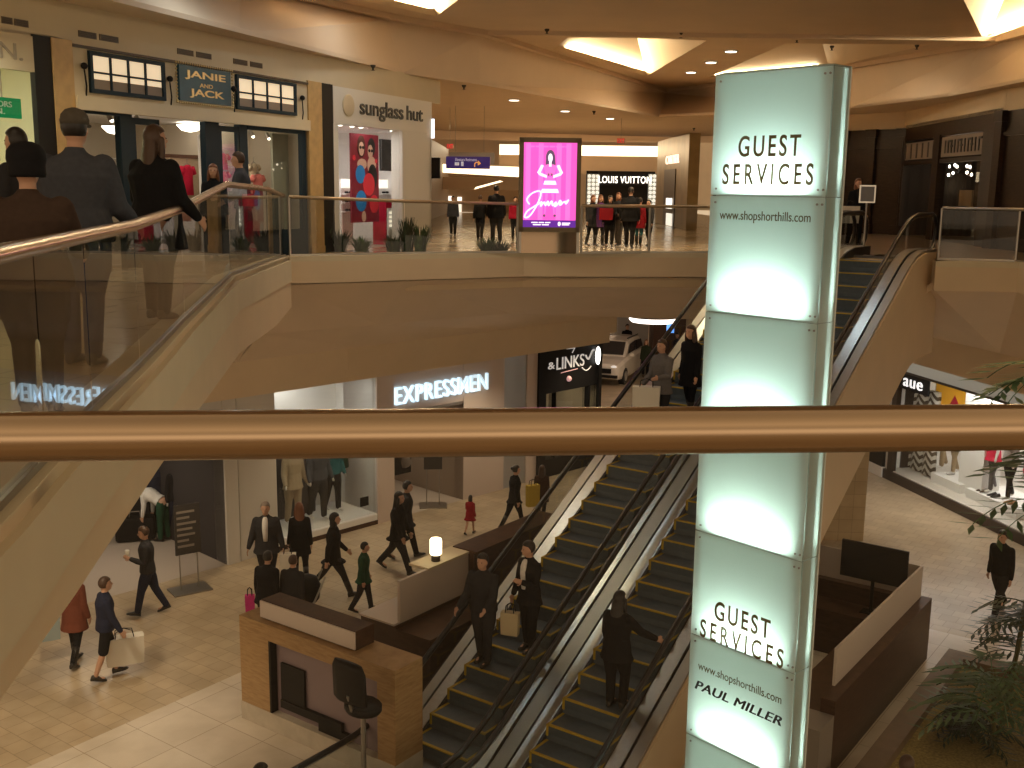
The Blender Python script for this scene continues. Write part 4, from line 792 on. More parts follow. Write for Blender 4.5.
mb.box(sE1, sG0, -.3, .02, ZL, -2.9, 1, fr=FA); mb.box(sG1, sK0, -.3, .04, ZL, -2.9, 1, fr=FA)
mb.box(-8, -4.2, -.3, 0, ZL, -2.9, fr=FA)
S('wall_left', mb, [whitewall, pinkish], label='white front of the lower left clothes shop', cat='wall')
mb = MB(); mb.box(sG0, sG1, -.2, .0, ZL, -2.9, fr=FA); S('wall_left', mb, mat('grey_metal_panel', (.42, .42, .42), .3, .7), label='brushed grey metal panel beside the black shop front', cat='wall')
# entrance on the left with dark interior
room(FA, -4.2, sPL, 3.6, ZL, -3.9, mat('dark_shop_wall', (.035, .03, .032), .7), mat('shop_carpet', (.46, .39, .33), .4), mat('dim_ceiling', (.3, .28, .25), .6), label='dark left entrance of the lower clothes shop')
# display window
room(FA, sW0, sW1, 1.5, ZL+.25, -2.98, bright, bright, bright, label='white display window of the lower clothes shop')
mb = MB(); mb.box(sW0, sW1, -.2, .03, ZL, ZL+.24, fr=FA); mb.box(sW0, sW1, -.2, .05, ZL, ZL+.1, 1, fr=FA); S('trim_18', mb, [bright, brownwood], label='white sill of the lower display window', cat='sill')
mb = MB(); mb.box(sW0+.02, sW0+(sW1-sW0)*.66, -1.2, -1.12, ZL+.26, -4.1, fr=FA); mb.build('backdrop', mat('dark_backdrop', (.035, .028, .03), .6), label='dark backdrop panel inside the lower display window', cat='backdrop')
mb = MB(); mb.box(sW0, sW1, -.03, -.02, ZL+.24, -2.98, fr=FA); mb.build('window_5', clearglass, kind='structure', label='display window glass of the lower clothes shop', cat='window')
x = sW1-.35; mb = MB(); mb.box(x-.12, x+.12, -.02, .0, ZL+.5, ZL+.72, fr=FA); mb.build('window_decal', black, label='small black square on the right of the display window', cat='decal')
area('shop_light', FA((sW0+sW1)/2, -.7, -3.02), 2.4, 22, (1, .95, .86), sy=.8)
# entrance right, posters
room(FA, sE0, sE1, 3.2, ZL, -4.0, mat('warm_dim_wall', (.34, .27, .21), .6), M['shop_carpet'], M['dim_ceiling'], label='right entrance of the lower clothes shop')
for a, b, l in [(394, 411, 'left dark photo poster hanging in the right entrance')]:
    g = empty('hanging_poster', FA(fa(a), -.5, -5.2), FA.rz, l, 'poster'); s0, s1 = FA.px(a, 462, -.5)[0], FA.px(b, 462, -.5)[0]; zb = FA.px(402, 474, -.5)[1]
    mb = MB(); mb.box(s0, s1, -.53, -.5, zb, zb+1.0, fr=FA); mb.build('panel', black, g); mb = MB(); mb.ell(FA(s0+.25, -.495, zb+.6), (.1, .1, .1)); mb.ell(FA(s0+.3, -.5, zb+.3), (.2, .05, .16)); mb.build('printed_figure', mat('grey_print', (.2, .18, .17), .6), g, True); mb = MB()
    for x in (s0+.05, s1-.05): mb.tube([FA(x, -.515, zb+1), FA(x, -.515, -4.02)], .008, 6)
    mb.build('cable', steel_d, g)
for i, (s, z) in enumerate([(fa(425), -4.3), (fa(435), -4.45)]):
    mb = MB(); mb.box(s-.5, s+.5, -2.9, -2.3, z, z+.06, fr=FA); mb.box(s-.5, s+.5, -3.1, -2.95, z, z+.5, fr=FA); mb.build('wall_shelf', bright, label=['white striped shelf behind the shop letters', 'second white shelf low behind the shop letters'][i], cat='shelf')
area('shop_light', FA((sE0+sE1)/2, -1.6, -4.05), 1.4, 14, WARMW); area('shop_light', FA(-2, -1.8, -3.95), 2.2, 42, WARMW, sy=2)
# sign letters, blue white halo lit
g = empty('shop_sign', FA(fa(440), .05, -3.6), FA.rz, 'glowing blue white capitals on the pinkish front over the right entrance', 'sign')
letm = mat('halo_letters', (.8, .9, 1), .4, emit=(.55, .82, 1), estr=1.35); letd = mat('letter_face', (.85, .92, 1), .4, emit=(.6, .85, 1), estr=.9)
s0 = FA.px(394, 394)[0]; s1 = FA.px(456, 388)[0]; s2 = FA.px(486, 385)[0]
text('EXPRESS', 'lettering', letm, FA, s0, s1-.02, -3.72, -3.3, .05, .08, g, bold=-.006, gap=1.12); text('MEN', 'lettering', letd, FA, s1+.03, s2, -3.72, -3.3, .05, .08, g, bold=.008, gap=1.05)
# black shop front at the right end
sK1 = fa(598, 400)
mb = MB(); mb.box(sK0, sK0+.3, -.5, .1, ZL, -2.9, fr=FA); mb.box(sK1-.1, sK1+.02, -.5, .1, ZL, -2.9, fr=FA); mb.box(sK0+.3, sK1-.1, -.3, .04, -4.15, -2.9, fr=FA); mb.box(sK0+.3, sK1-.1, -.3, .04, ZL, ZL+.5, fr=FA); mb.box(sK1-.5, sK1-.44, -.1, .06, ZL, -4.1, fr=FA); mb.box(sK0+.75, sK0+.78, -.1, .04, ZL+.5, -4.1, fr=FA)
S('wall_left', mb, black, label='black front of the shop at the end of the lower row', cat='wall')
room(FA, sK0+.3, sK1-.1, 1.8, ZL+.02, -4.1, mat('khaki_wall', (.42, .36, .25), .6), shopfloor, bright, label='warm interior behind the black shop front')
mb = MB(); mb.box(sK0+.3, sK1-.1, -.04, -.03, ZL+.5, -4.15, fr=FA); mb.build('window_6', clearglass, kind='structure', label='window glass of the black shop front', cat='window')
g = empty('shop_sign', FA((sK0+sK1)/2, .05, -3.7), FA.rz, 'white lettering with swirls on the black shop front', 'sign'); sgw = mat('sign_cream', (.75, .72, .68), .5, emit=(.7, .65, .6), estr=.5)
a, b = FA.px(548, 365)[0], FA.px(583, 355)[0]
z0, z1 = FA.px(566, 368)[1], FA.px(566, 356)[1]
text('&', 'lettering', sgw, FA, a-.05, a+.22, z0+.05, z1-.1, .05, .02, g); text('LINKS', 'lettering', sgw, FA, a+.3, b, z0+.0, z1, .05, .02, g, bold=.0)
mb = MB(); c = [FA(b+.05+.35*t, .06, z1-.05-.12*sin(t*5)) for t in [i/10 for i in range(11)]]; mb.tube(c, .025, 6); mb.tube([FA(b-.1+.4*t, .06, z0-.05-.1*sin(t*pi)) for t in [i/8 for i in range(9)]], .015, 6); mb.tube([FA((a+b)/2-.05, .06, z1+.22), FA((a+b)/2+.3, .06, z1+.2), FA((a+b)/2+.2, .06, z1+.08)], .018, 6); mb.build('flourish', sgw, g, True)
mb = MB(); mb.ell(FA((a+b)/2+.08, .06, z0-.3), (.08, .08, .08)); mb.tube([FA((a+b)/2-.25, .055, z0-.1), FA((a+b)/2+.45, .055, z0-.06)], .012, 6); mb.build('round_motif', mat('sign_pink', (.7, .35, .3), .5, emit=(.7, .4, .38), estr=.6), g, True)
mb = MB()
for k in range(9):
    x = sK0+.85+k*(sK1-sK0-1.4)/8; mb.box(x-.09, x+.09, -1.6, -1.5, -6.0+.1*(k % 3), -4.2, fr=FA)
mb.build('curtain', mat('khaki_cloth', (.45, .38, .26), .8), label='row of pale hanging cloth behind the black shop front', cat='curtain')
mb = MB(); mb.box(sK0+.35, sK0+.75, -.9, -.5, ZL+.03, -5.0, fr=FA); mb.box(sK0+.33, sK0+.77, -.95, -.45, -5.0, -4.95, 1, fr=FA); mb.build('display_plinth', [black, bright], label='dark plinth at the left of the black shop window', cat='plinth')
mb = MB(); mb.box(sK0+.9, sK1-.5, -1.4, -.8, -5.45, -5.38, fr=FA); mb.box(sK0+.9, sK1-.5, -1.4, -1.35, ZL+.03, -5.45, fr=FA); mb.build('display_table', bright, label='white table inside the black shop window', cat='table')
area('shop_light', FA((sK0+sK1)/2, -.8, -4.12), 1.3, 9, WARMW)
g = empty('round_sign', FA(sK1-.25, .1, -3.3), FA.rz, 'white glowing oval sign on the post of the black shop', 'sign'); c = FA.px(600, 353)
mb = MB(); rg = []
for y, r in [(.1, .02), (.1, .17), (.14, .17), (.16, .02)]: rg.append([FA(sK1-.2+r*.55*cos(k*pi/10), y, -3.3+r*1.5*sin(k*pi/10)) for k in range(20)])
mb.loft(rg); mb.build('light_disc', mat('disc_glow', (1, 1, .95), .5, emit=(1, .97, .9), estr=3), g, True)
# ================================================================== LOWER CORRIDOR
g = empty('ceiling_light', (5.2, 35.2, -2.95), 0, 'large round glowing ceiling light over the lower corridor', 'ceiling light'); c = at(653, 323, -2.9)
mb = MB(); mb.lathe([(.75, -2.62), (.78, -2.78), (.7, -2.86), (.02, -2.9)], (c.x, c.y, 0), 32); mb.build('diffuser', mat('soft_glow', (1, .95, .9), .5, emit=(1, .88, .78), estr=3), g, True); mb = MB(); mb.lathe([(.82, -2.62), (.82, -2.7), (.78, -2.7)], (c.x, c.y, 0), 32); mb.build('rim', steel_d, g, True)
grey = mat('grey_column', (.4, .37, .33), .5)
for i, (u, l) in enumerate([(668, 'brown square column far down the lower corridor'), (632, 'pale column behind the white car')]):
    c = at(u, 372, ZL) if i == 0 else at(u, 362, ZL); mb = MB(); mb.box(c.x-.7, c.x+.7, c.y, c.y+1.4, ZL, -2.6); S('trim_19', mb, [brownwood, grey][i], label=l, cat='column')
f = Fr((0, 65.9), (1, 0))
for (u0, v0, u1, v1, l) in [(652, 338, 662, 378, 'bright white shop window far down the lower corridor'), (640, 330, 648, 352, 'tall grey lit window far down the lower corridor')]:
    x0, z1 = f.px(u0, v0); x1, z0 = f.px(u1, v1); z0 = max(z0, ZL+.1); z1 = min(z1, -2.8); mb = MB(); mb.box(x0, x1, 0, .1, z0, z1, fr=f); mb.build('shop_window', mat('corridor_glow', (.8, .8, .8), .5, emit=(1, .92, .85), estr=1.1), label=l, cat='window')
f = Fr((0, 36), (1, 0)); x0, z1 = f.px(667, 323.5); x1, z0 = f.px(674, 333); g = empty('screen', f(x0, 0, z0), 0, 'small bright blue hanging screen in the lower corridor', 'screen'); mb = MB(); mb.box(x0, x1, -.05, 0, z0, z1, fr=f); mb.build('panel', mat('screen_blue', (.1, .3, .9), .4, emit=(.15, .4, 1), estr=1.3), g); mb = MB(); mb.tube([f((x0+x1)/2, -.03, z1), f((x0+x1)/2, -.03, -2.6)], .015, 6); mb.build('rod', steel_d, g)
point('corridor_light', (4.2, 40, -3.2), 120, (1, .82, .66), .4); point('corridor_light', (4.2, 55, -3.2), 160, (1, .85, .72), .4)
# white car on show
def car(loc, yaw, label):
    g = empty('car', loc, yaw, label, 'car'); T = Matrix.Translation(loc) @ Matrix.Rotation(yaw, 4, 'Z'); q = lambda x, y, z: T @ Vector((x, y, z))
    paint = mat('car_paint', (.72, .66, .58), .25, coat=.6); tyre = mat('tyre', (.02, .02, .02), .7); gl = mat('car_glass', (.03, .03, .035), .06, spec=1)
    def sec(y, w, z0, z1, r=.12): return [q(x*w, y, z) for x, z in [(-.96, z0), (-1, z0+r), (-1, z1-r), (-.9, z1), (-.45, z1+.02), (.45, z1+.02), (.9, z1), (1, z1-r), (1, z0+r), (.96, z0)]]
    mb = MB(); mb.loft([sec(-2.3, .72, .38, .78), sec(-2.2, .86, .3, .9), sec(-1.6, .92, .26, 1.0), sec(-.9, .93, .24, 1.06), sec(.9, .93, .24, 1.1), sec(1.9, .92, .28, 1.08), sec(2.25, .86, .36, 1.0), sec(2.32, .74, .42, .9)]); mb.build('body', paint, g)
    def cab(y, w, z): return [q(x*w, y, zz) for x, zz in [(-1, 1.0), (-.98, 1.05), (-.96, z-.15), (-.86, z), (0, z+.03), (.86, z), (.96, z-.15), (.98, 1.05), (1, 1.0)]]
    mb = MB(); mb.loft([cab(-1.05, .84, 1.08), cab(-.35, .8, 1.62), cab(.6, .8, 1.68), cab(1.7, .78, 1.6), cab(2.15, .8, 1.1)]); mb.build('cabin', paint, g)
    mb = MB(); mb.prism([q(-.7, -1.04, 1.13), q(.7, -1.04, 1.13), q(.64, -.43, 1.57), q(-.64, -.43, 1.57)], T.to_3x3() @ Vector((0, -.02, .03))); mb.build('windscreen', gl, g)
    for s in (-1, 1):
        mb = MB(); mb.prism([q(s*.815, -.7, 1.15), q(s*.805, -.3, 1.52), q(s*.8, .5, 1.56), q(s*.82, .5, 1.15)], T.to_3x3() @ Vector((s*.02, 0, 0))); mb.prism([q(s*.82, .6, 1.15), q(s*.8, .6, 1.56), q(s*.79, 1.6, 1.5), q(s*.81, 1.9, 1.15)], T.to_3x3() @ Vector((s*.02, 0, 0))); mb.build('side_window', gl, g)
        mb = MB(); mb.ell(q(s*.64, -2.2, .8), (.16, .1, .08)); mb.build('headlight', mat('headlight', (.8, .8, .8), .1, emit=(1, .95, .9), estr=.4), g, True)
        mb = MB(); mb.ell(q(s*1.0, -.75, 1.12), (.1, .07, .08)); mb.build('wing_mirror', paint, g, True)
        for y in (-1.45, 1.45):
            mb = MB(); mb.tube([q(s*.7, y, .34), q(s*.94, y, .34)], .34, 24); w = mb.build('wheel', tyre, g, False); mb = MB(); mb.tube([q(s*.93, y, .34), q(s*.96, y, .34)], .2, 16); mb.build('hub', steel, w)
    mb = MB(); mb.box(-.55, .55, -2.36, -2.28, .55, .74); mb.box(-.8, .8, -2.33, -2.2, .36, .48); mb.v = [T @ p for p in mb.v]; mb.build('grille', black, g)
    mb = MB(); mb.tube([q(-.66, -.2, 1.72), q(-.66, 1.6, 1.68)], .025, 6); mb.tube([q(.66, -.2, 1.72), q(.66, 1.6, 1.68)], .025, 6); mb.build('roof_rail', black, g)
    return g
car(Vector((4.25, 44.9, ZL)), radians(-20), 'white estate car on show in the lower corridor')
# ================================================================== LOWER RIGHT SHOP
q = lambda u, v, o=0: FRT.px(u, v, o)
room(FRT, -.02, 8.2, 2.6, ZL+.28, -3.4, bright, mat('window_floor', (.7, .66, .6), .3), bright, 'wall_right', label='white display interior of the lower right shop')
mb = MB(); mb.box(-1.2, 9, -.3, .06, ZL, ZL+.26, fr=FRT); mb.box(.1, .32, -.08, .06, ZL, -3.0, fr=FRT); mb.box(-3, .02, -.8, -.4, ZL, -3.0, fr=FRT); mb.box(-.3, 9, -.3, .07, -3.05, -2.98, fr=FRT); mb.box(-.3, 9, -.3, .07, -3.43, -3.37, fr=FRT); S('wall_right', mb, mat('espresso', (.03, .018, .012), .35), label='dark brown base and frame of the lower right shop', cat='wall')
mb = MB(); mb.box(-.3, 9, -.2, .05, -3.37, -3.05, fr=FRT); mb.build('light_band', mat('grey_glow_band', (.35, .34, .29), .4, emit=(.5, .48, .4), estr=.3), label='grey translucent band above the lower right window', cat='fascia panel')
mb = MB(); mb.box(.32, 9, -.04, -.03, ZL+.26, -3.4, fr=FRT); mb.build('window_7', clearglass, kind='structure', label='window glass of the lower right shop', cat='window')
g = empty('shop_sign', FRT(.4, .06, -3.7), FRT.rz, 'three glowing white rounded letters on the dark frame of the lower right shop', 'sign'); s0, s1 = q(906, 376)[0], q(925, 380)[0]
mb = MB(); mb.box(-.3, s1+.25, .0, .05, -3.85, -3.42, fr=FRT); mb.build('board', black, g); text('aue', 'lettering', mat('soft_sign_white', (.9, .9, .9), .5, emit=(.95, .95, .95), estr=.9), FRT, s0, s1, -3.76, -3.54, .06, .03, g, gap=1.1)
area('shop_light', FRT(3.4, -1.2, -3.43), 5.5, 230, (1, .95, .9), sy=1.6)
g = empty('window_poster', FRT(q(945, 400, -.8)[0], -.8, -5), FRT.rz, 'bright orange hanging poster with a red dress shape', 'poster'); s0, s1 = q(935, 395, -.8)[0], q(967, 400, -.8)[0]
mb = MB(); mb.box(s0, s1, -.83, -.8, -5.0, -3.5, fr=FRT); mb.build('panel', mat('orange_print', (.78, .38, .02), .5, emit=(.8, .38, .02), estr=.2), g); mb = MB(); xm = s0+(s1-s0)*.62; mb.prism([FRT(xm-.2, -.795, -4.6), FRT(xm+.25, -.795, -4.6), FRT(xm+.2, -.795, -4.05), FRT(xm+.02, -.795, -3.85), FRT(xm-.15, -.795, -4.1)], FRT.n.to_3d()*.005); mb.build('printed_dress', redm, g)
mb = MB(); s0, s1 = q(960, 460, -.6)[0], q(984, 460, -.6)[0]; mb.box(s0, s1, -1.1, -.6, ZL+.28, -3.42, fr=FRT); S('trim_20', mb, bright, label='white pillar inside the lower right window', cat='column')
for (u0, u1, v0, l) in [(932, 960, 480, 'low white display block by the striped panels'), (966, 1016, 508, 'low white display block with shoes in the right window')]:
    s0, s1 = q(u0, v0, -.5)[0], q(u1, v0+22, -.5)[0]; mb = MB(); mb.box(s0, s1, -1.6, -.45, ZL+.29, ZL+.52, fr=FRT); mb.build('display_block', bright, label=l, cat='plinth'); LASTBLK = (s0, s1)
chv = chevron('chevron_cloth')
for i, (u0, u1) in enumerate([(901, 911), (912, 923), (924, 935)]):
    s0, s1 = q(u0, 460, -.7)[0], q(u1, 465, -.7)[0]; o_ = FRT((s0+s1)/2, -.7, ZL+.3); g = empty('fabric_panel', o_, FRT.rz, ['leftmost brown and white zigzag hanging panel', 'middle brown and white zigzag hanging panel', 'rightmost brown and white zigzag hanging panel'][i], 'hanging fabric')
    mb = MB(); w = (s1-s0)/2; rg = []
    for z, ww in [(0, w), (.9, w*.95), (1.7, w*.9), (2.3, w*.85)]: rg.append([FRT((s0+s1)/2+ww*cos(k*pi/8), -.7+.13*sin(k*pi/8), ZL+.31+z) for k in range(16)])
    mb.loft(rg); mb.build('cloth', chv, g, True)
    mb = MB(); mb.tube([FRT((s0+s1)/2, -.7, ZL+2.6), FRT((s0+s1)/2, -.7, -3.4)], .01, 6); mb.build('cord', steel_d, g)
def shoe_pair(fr, s, d, z, m, label):
    for k, x in enumerate((s-.07, s+.07)):
        g = empty('display_shoe', fr(x, d, z), fr.rz, label+[' left one', ' right one'][k], 'shoe'); mb = MB(); rg = []
        for t, w, h in [(-.13, .025, .06), (-.1, .037, .09), (-.03, .036, .07), (.05, .045, .045), (.11, .035, .03), (.135, .015, .02)]: rg.append([fr(x+w*cos(a*pi/5), d+t, z+max(0, h*(.5+.5*sin(a*pi/5)))) for a in range(10)])
        mb.loft(rg); mb.build('upper', m, g, True)
for i, t in enumerate((.2, .42, .75)): shoe_pair(FRT, LASTBLK[0]+(LASTBLK[1]-LASTBLK[0])*t, -.65, ZL+.525, [brownwood, black, flat('tan_leather', (.25, .13, .06))][i], ['brown shoes at the left of the white block', 'black shoes in the middle of the white block', 'tan shoes at the right of the white block'][i])
mb = MB(); mb.box(-1.4, -.1, -.35, .1, ZL+.3, ZL+1.0, fr=FRT); mb.box(-1.4, -.1, -.35, .12, ZL+.9, ZL+1.0, fr=FRT); mb.build('display_case', black, label='black display case beyond the lower right shop', cat='display case')
mb = MB(); mb.box(-1.4, -.1, -.35, .1, ZL, ZL+.3, fr=FRT); mb.build('display_plinth', bright, label='white plinth beneath the black display case', cat='plinth')
# ================================================================== ESCALATORS
def escalator(n0, label, side_l, side_r):
    g = empty('escalator', fe(-4.8, n0+.5, ZL), -EA, label, 'escalator')
    u0, u1 = -4.74, 6.7
    nst = 29; run = (u1-u0)/nst; rise = -ZL/nst
    def st(k):
        u = u0+run*k; z = ZL+rise*k
        mb = MB(); n1 = n0+1.0
        prof = [(u, z-.0), (u+.01, z+.09), (u+.0, z+rise-.02), (u, z+rise), (u+run+.02, z+rise), (u+run+.02, z+rise-.25), (u+.12, z-.05)]
        mb.prism([fe(a, n0, b) for a, b in prof], EN.to_3d()*1.0); return mb
    first = st(0).build('step', step_m, g)
    u, z = u0, ZL+rise; mb = MB()
    mb.box(u-.012, u+.035, n0, n0+1.0, z-.012, z+.006, fr=fe); mb.box(u-.004, u+run, n0, n0+.04, z, z+.006, fr=fe); mb.box(u-.004, u+run, n0+.96, n0+1, z, z+.006, fr=fe); mb.box(u-.012, u, n0, n0+.035, z-.16, z, fr=fe)
    ed = mb.build('edge_marking', yellow, first)
    dv = WM(g).to_3x3().inverted() @ (fe(run, 0, rise)-fe(0, 0, 0))
    for k in range(1, nst):
        c = first.copy(); COL.objects.link(c); c.parent = g; c.location = first.location+dv*k; e = ed.copy(); COL.objects.link(e); e.parent = c
    mb = MB(); mb.box(u1, u1+2.4, n0, n0+1, -.3, .0, fr=fe); mb.box(u1+.3, u1+.42, n0, n0+1, 0, .006, 1, fr=fe); mb.box(u0-1.6, u0, n0, n0+1, ZL-.2, ZL+.012, fr=fe); mb.build('landing_plate', [steel_d, yellow], g)
    def path(off, n, lo=-7.4, hi=8.4):
        p = []
        for u in [lo+i*.2 for i in range(int((hi-lo)/.2)+1)]:
            zb = ez(u)
            z = max(ZL-.25, zb) if u < u0+.5 else min(0.1, zb)
            # soften both bends
            z = .5*z+.25*(max(ZL-.25, min(.1, ez(u-.5)))+max(ZL-.25, min(.1, ez(u+.5))))
            p.append((u, n, z+off))
        return p
    for s, n in ((-1, n0), (1, n0+1.0)):
        P = path(0, n)
        # skirt, inner deck and glass
        for nm, a, b, h0, h1, m in [('skirt', 0, .03, -.3, .10, mat('skirt_dark', (.04, .04, .042), .3, .3)), ('deck', .03, .22, .05, .11, steel), ('outer_deck', .26, .37 if (s < 0) == (side_l is None) else .42, .04, .10, steel_d)]:
            mb = MB(); mb.loft([[fe(u, n+s*a, z+h0), fe(u, n+s*b, z+h0), fe(u, n+s*b, z+h1), fe(u, n+s*a, z+h1)] for u, _, z in P]); mb.build(nm, m, g)
        mb = MB(); vs = []
        for u, _, z in P: vs += [fe(u, n+s*.24, z+.08), fe(u, n+s*.24, z+.80)]
        mb.add(vs, [(2*i, 2*i+1, 2*i+3, 2*i+2) for i in range(len(P)-1)]); mb.build('glass_panel', glass('escalator_glass', (.78, .82, .82), .06, 0, .9), g)
        pts = [fe(u, n+s*.24, z+.82) for u, _, z in P]
        ue, ze = P[-1][0], P[-1][2]; pts += [fe(ue+.38*sin(a*pi/6), n+s*.24, ze+.44+.38*cos(a*pi/6)) for a in range(1, 7)]
        ul, zl = P[0][0], P[0][2]; pts = [fe(ul-.38*sin(a*pi/6), n+s*.24, zl+.44+.38*cos(a*pi/6)) for a in range(6, 0, -1)]+pts
        mb = MB(); mb.tube(pts, .042, 12); mb.build('handrail', rubber, g, True)
        mb = MB(); mb.tube([p-Vector((0, 0, .05)) for p in pts[6:-6]], .016, 6); mb.build('rail_guide', chrome, g, True)
        w = side_l if s < 0 else side_r
        if w:
            mt, h = w; mb = MB(); mb.loft([[fe(u, n+s*.38, z+.05), fe(u, n+s*.46, z+.05), fe(u, n+s*.46, max(ZL, z-h)), fe(u, n+s*.38, max(ZL, z-h))] for u, _, z in P if u > -6.0]); mb.build('side_panel', mt, g)
    mb = MB(); mb.loft([[fe(u, n0-.2, ez(u)-.35), fe(u, n0+1.2, ez(u)-.35), fe(u, n0+1.2, ez(u)-1.5), fe(u, n0-.2, ez(u)-1.5)] for u in (-1.5, 7.4)]); mb.build('truss', dark, g)
    return g
escalator(-1.74, 'left escalator, carrying shoppers down beside the dark wood counter', (brownwood, .7), None)
escalator(0.0, 'right escalator beside the glowing totem, with the cream side wall', None, (cream, 2.1))
# ================================================================== TOTEM
TL, TR = at(716, 75, 2.6).to_2d(), at(834, 65, 2.6).to_2d()
FT = Fr(TL, TR-TL); TW = (TR-TL).length
g = empty('totem_sign', FT(TW/2, -.18, ZL), FT.rz, 'tall glowing frosted glass guest information totem by the escalators', 'totem sign')
D = .33; PH = 1.3; ZT = 2.6
sheet = glass('sheet_glass', (.97, 1, .99), 0, 0, 0)
def totem_lamp(nm, loc, size, power, col, d, sy):
    l = area(nm, loc, size, power, col, d, sy=sy); x = FT.e.to_3d(); z = -Vector(d).normalized(); l.rotation_euler = Matrix((x, z.cross(x), z)).transposed().to_euler(); return l
mb = MB()
for k in range(8):
    z = ZT-PH*k; mb.box(.06, TW-.06, -D+.03, -.02, z-.02, z+.02, fr=FT)
mb.box(.06, TW-.06, -D+.02, -D+.05, ZL, ZT, fr=FT); mb.box(.07, .085, -D+.03, -.05, ZL, ZT, fr=FT); mb.box(TW-.14, TW-.125, -.2, -.04, ZL, ZT, fr=FT); mb.build('inner_frame', mat('frame_grey', (.5, .55, .53), .6), g)
for k in range(7):
    z1 = ZT-PH*k-.004; z0 = ZT-PH*(k+1)+.004
    mb = MB(); mb.box(0, TW, -.012, 0, z0, z1, fr=FT); mb.m = [1, 1, 1, 1, 0, 1]; mb.build('front_panel', [frost, sheet], g)
    mb = MB(); mb.box(TW-.022, TW-.01, -D, -.03, z0, z1, fr=FT); mb.m = [1, 1, 1, 0, 1, 1]; mb.build('side_panel', [frost, sheet], g)
    mb = MB(); mb.box(.01, .022, -D, -.03, z0, z1, fr=FT); mb.m = [1, 1, 1, 1, 1, 0]; mb.build('side_panel', [frost, sheet], g)
    l = totem_lamp('totem_lamp', FT(TW/2, -.17, z0+.03), TW*.62, 22, (.80, 1, .91), FT.n.to_3d()*.25+Vector((0, 0, 1)), sy=.06); l.parent = None
    for x in (.075, TW-.09, TW-.03):
        for zz in (z1-.07, z0+.07):
            mb = MB(); mb.tube([FT(x, 0, zz), FT(x, .012, zz)], .012, 8); mb.build('bolt', steel_d, g)
mb = MB(); mb.box(0, TW, -D, 0, ZT, ZT+.012, fr=FT); mb.build('top_cap', frost, g)
mb = MB(); mb.box(.0, TW, -D-.01, -D, ZL, ZT, fr=FT); mb.build('back_panel', mat('frame_white', (.8, .84, .82), .6), g)
qt = FT.px
def tt(s, u0, v0, u1, v1, m, cx=None, **k):
    """fit a line of lettering; the corner pixels are read off the front glass"""
    x0, zb = qt(u0, v0); x1, zt = qt(u1, v1); text(s, 'lettering', m, FT, x0, x1, zb, zt, .006, .004, g, **k)
za, zb_ = qt(740, 157)[1], qt(740, 136)[1]; text('GUEST', 'lettering', olive, FT, qt(739, 145)[0], qt(801, 145)[0], za, zb_, .006, .004, g, gap=1.3, bold=.012)
za, zb_ = qt(723, 184.5)[1], qt(723, 164)[1]; text('SERVICES', 'lettering', olive, FT, qt(723, 175)[0], qt(813.5, 175)[0], za, zb_, .006, .004, g, gap=1.45, bold=.012)
za, zb_ = qt(720, 220)[1], qt(720, 211)[1]; text('www.shopshorthills.com', 'lettering', olive, FT, qt(720, 217)[0], qt(811, 217)[0], za-.02, zb_+.01, .006, .004, g)
za, zb_ = qt(715, 619)[1], qt(715, 600)[1]; text('GUEST', 'lettering', olive, FT, qt(715, 610)[0], qt(771, 620)[0], za, zb_, .006, .004, g, gap=1.3, bold=.012)
za, zb_ = qt(700, 636)[1], qt(702, 618.5)[1]; text('SERVICES', 'lettering', olive, FT, qt(700.5, 630)[0], qt(784, 655)[0], za, zb_, .006, .004, g, gap=1.45, bold=.012)
za, zb_ = qt(699, 670)[1], qt(699, 661)[1]; text('www.shopshorthills.com', 'lettering', olive, FT, qt(698.5, 666)[0], qt(782.5, 688)[0], za-.02, zb_, .006, .004, g)
za, zb_ = qt(695, 688)[1], qt(695, 679)[1]
for o_ in (0, .006, .012): text('PAUL MILLER', 'lettering', blackl, FT, qt(695, 685)[0]+o_, qt(783, 708)[0]+o_-.012, za, zb_, .006+o_*.05, .004, g, shear=.3, gap=1.06)
# ================================================================== COUNTERS
g = empty('display_counter', fe(-5.3, -2.9, ZL), -EA, 'honey wood counter with an open front left of the escalators', 'counter')
u0, u1, n0, n1, zt = -5.5, -4.95, -4.43, -1.36, -4.87
mb = MB(); mb.box(u0, u1, n0, n1, zt-.24, zt, fr=fe); mb.box(u0, u1, n0, n0+.62, ZL+.28, zt-.24, fr=fe); mb.box(u0, u1, n1-.32, n1, ZL+.28, zt-.24, fr=fe); mb.build('wood_frame', honeywood, g)
mb = MB(); mb.box(u0-.01, u1, n0-.005, n1+.005, ZL, ZL+.28, fr=fe); mb.build('plinth', stone, g)
mb = MB(); mb.box(u0+.12, u0+.16, n0+.62, n1-.32, ZL+.28, zt-.24, fr=fe); mb.build('back_panel', mat('mauve_panel', (.23, .17, .18), .5), g)
mb = MB(); mb.box(u0+.0, u0+.12, n0+.62, n0+.66, ZL+.28, zt-.24, fr=fe); mb.build('edge_strip', black, g)
fp = Fr((fe(u0+.1, n0, 0).x, fe(u0+.1, n0, 0).y), (EN.x, EN.y)); x0, z1 = fp.px(282, 662); x1, z0 = fp.px(306, 709)
mb = MB(); mb.box(x0, x1, -.01, .03, z0, z1, fr=fp); mb.box(x0, x1+.75, -.01, .05, z0-.1, z0+.02, fr=fp); mb.box(x1+.3, x1+.9, -.01, .05, z0-.42, z0-.1, fr=fp); mb.build('black_inset', black, g)
g = empty('header_box', fe(-5.2, -3.2, zt), -EA, 'long brown box with a white front lying on the honey wood counter', 'sign box')
hz = height_at(fe(-5.39, -4.1, 0), 600)
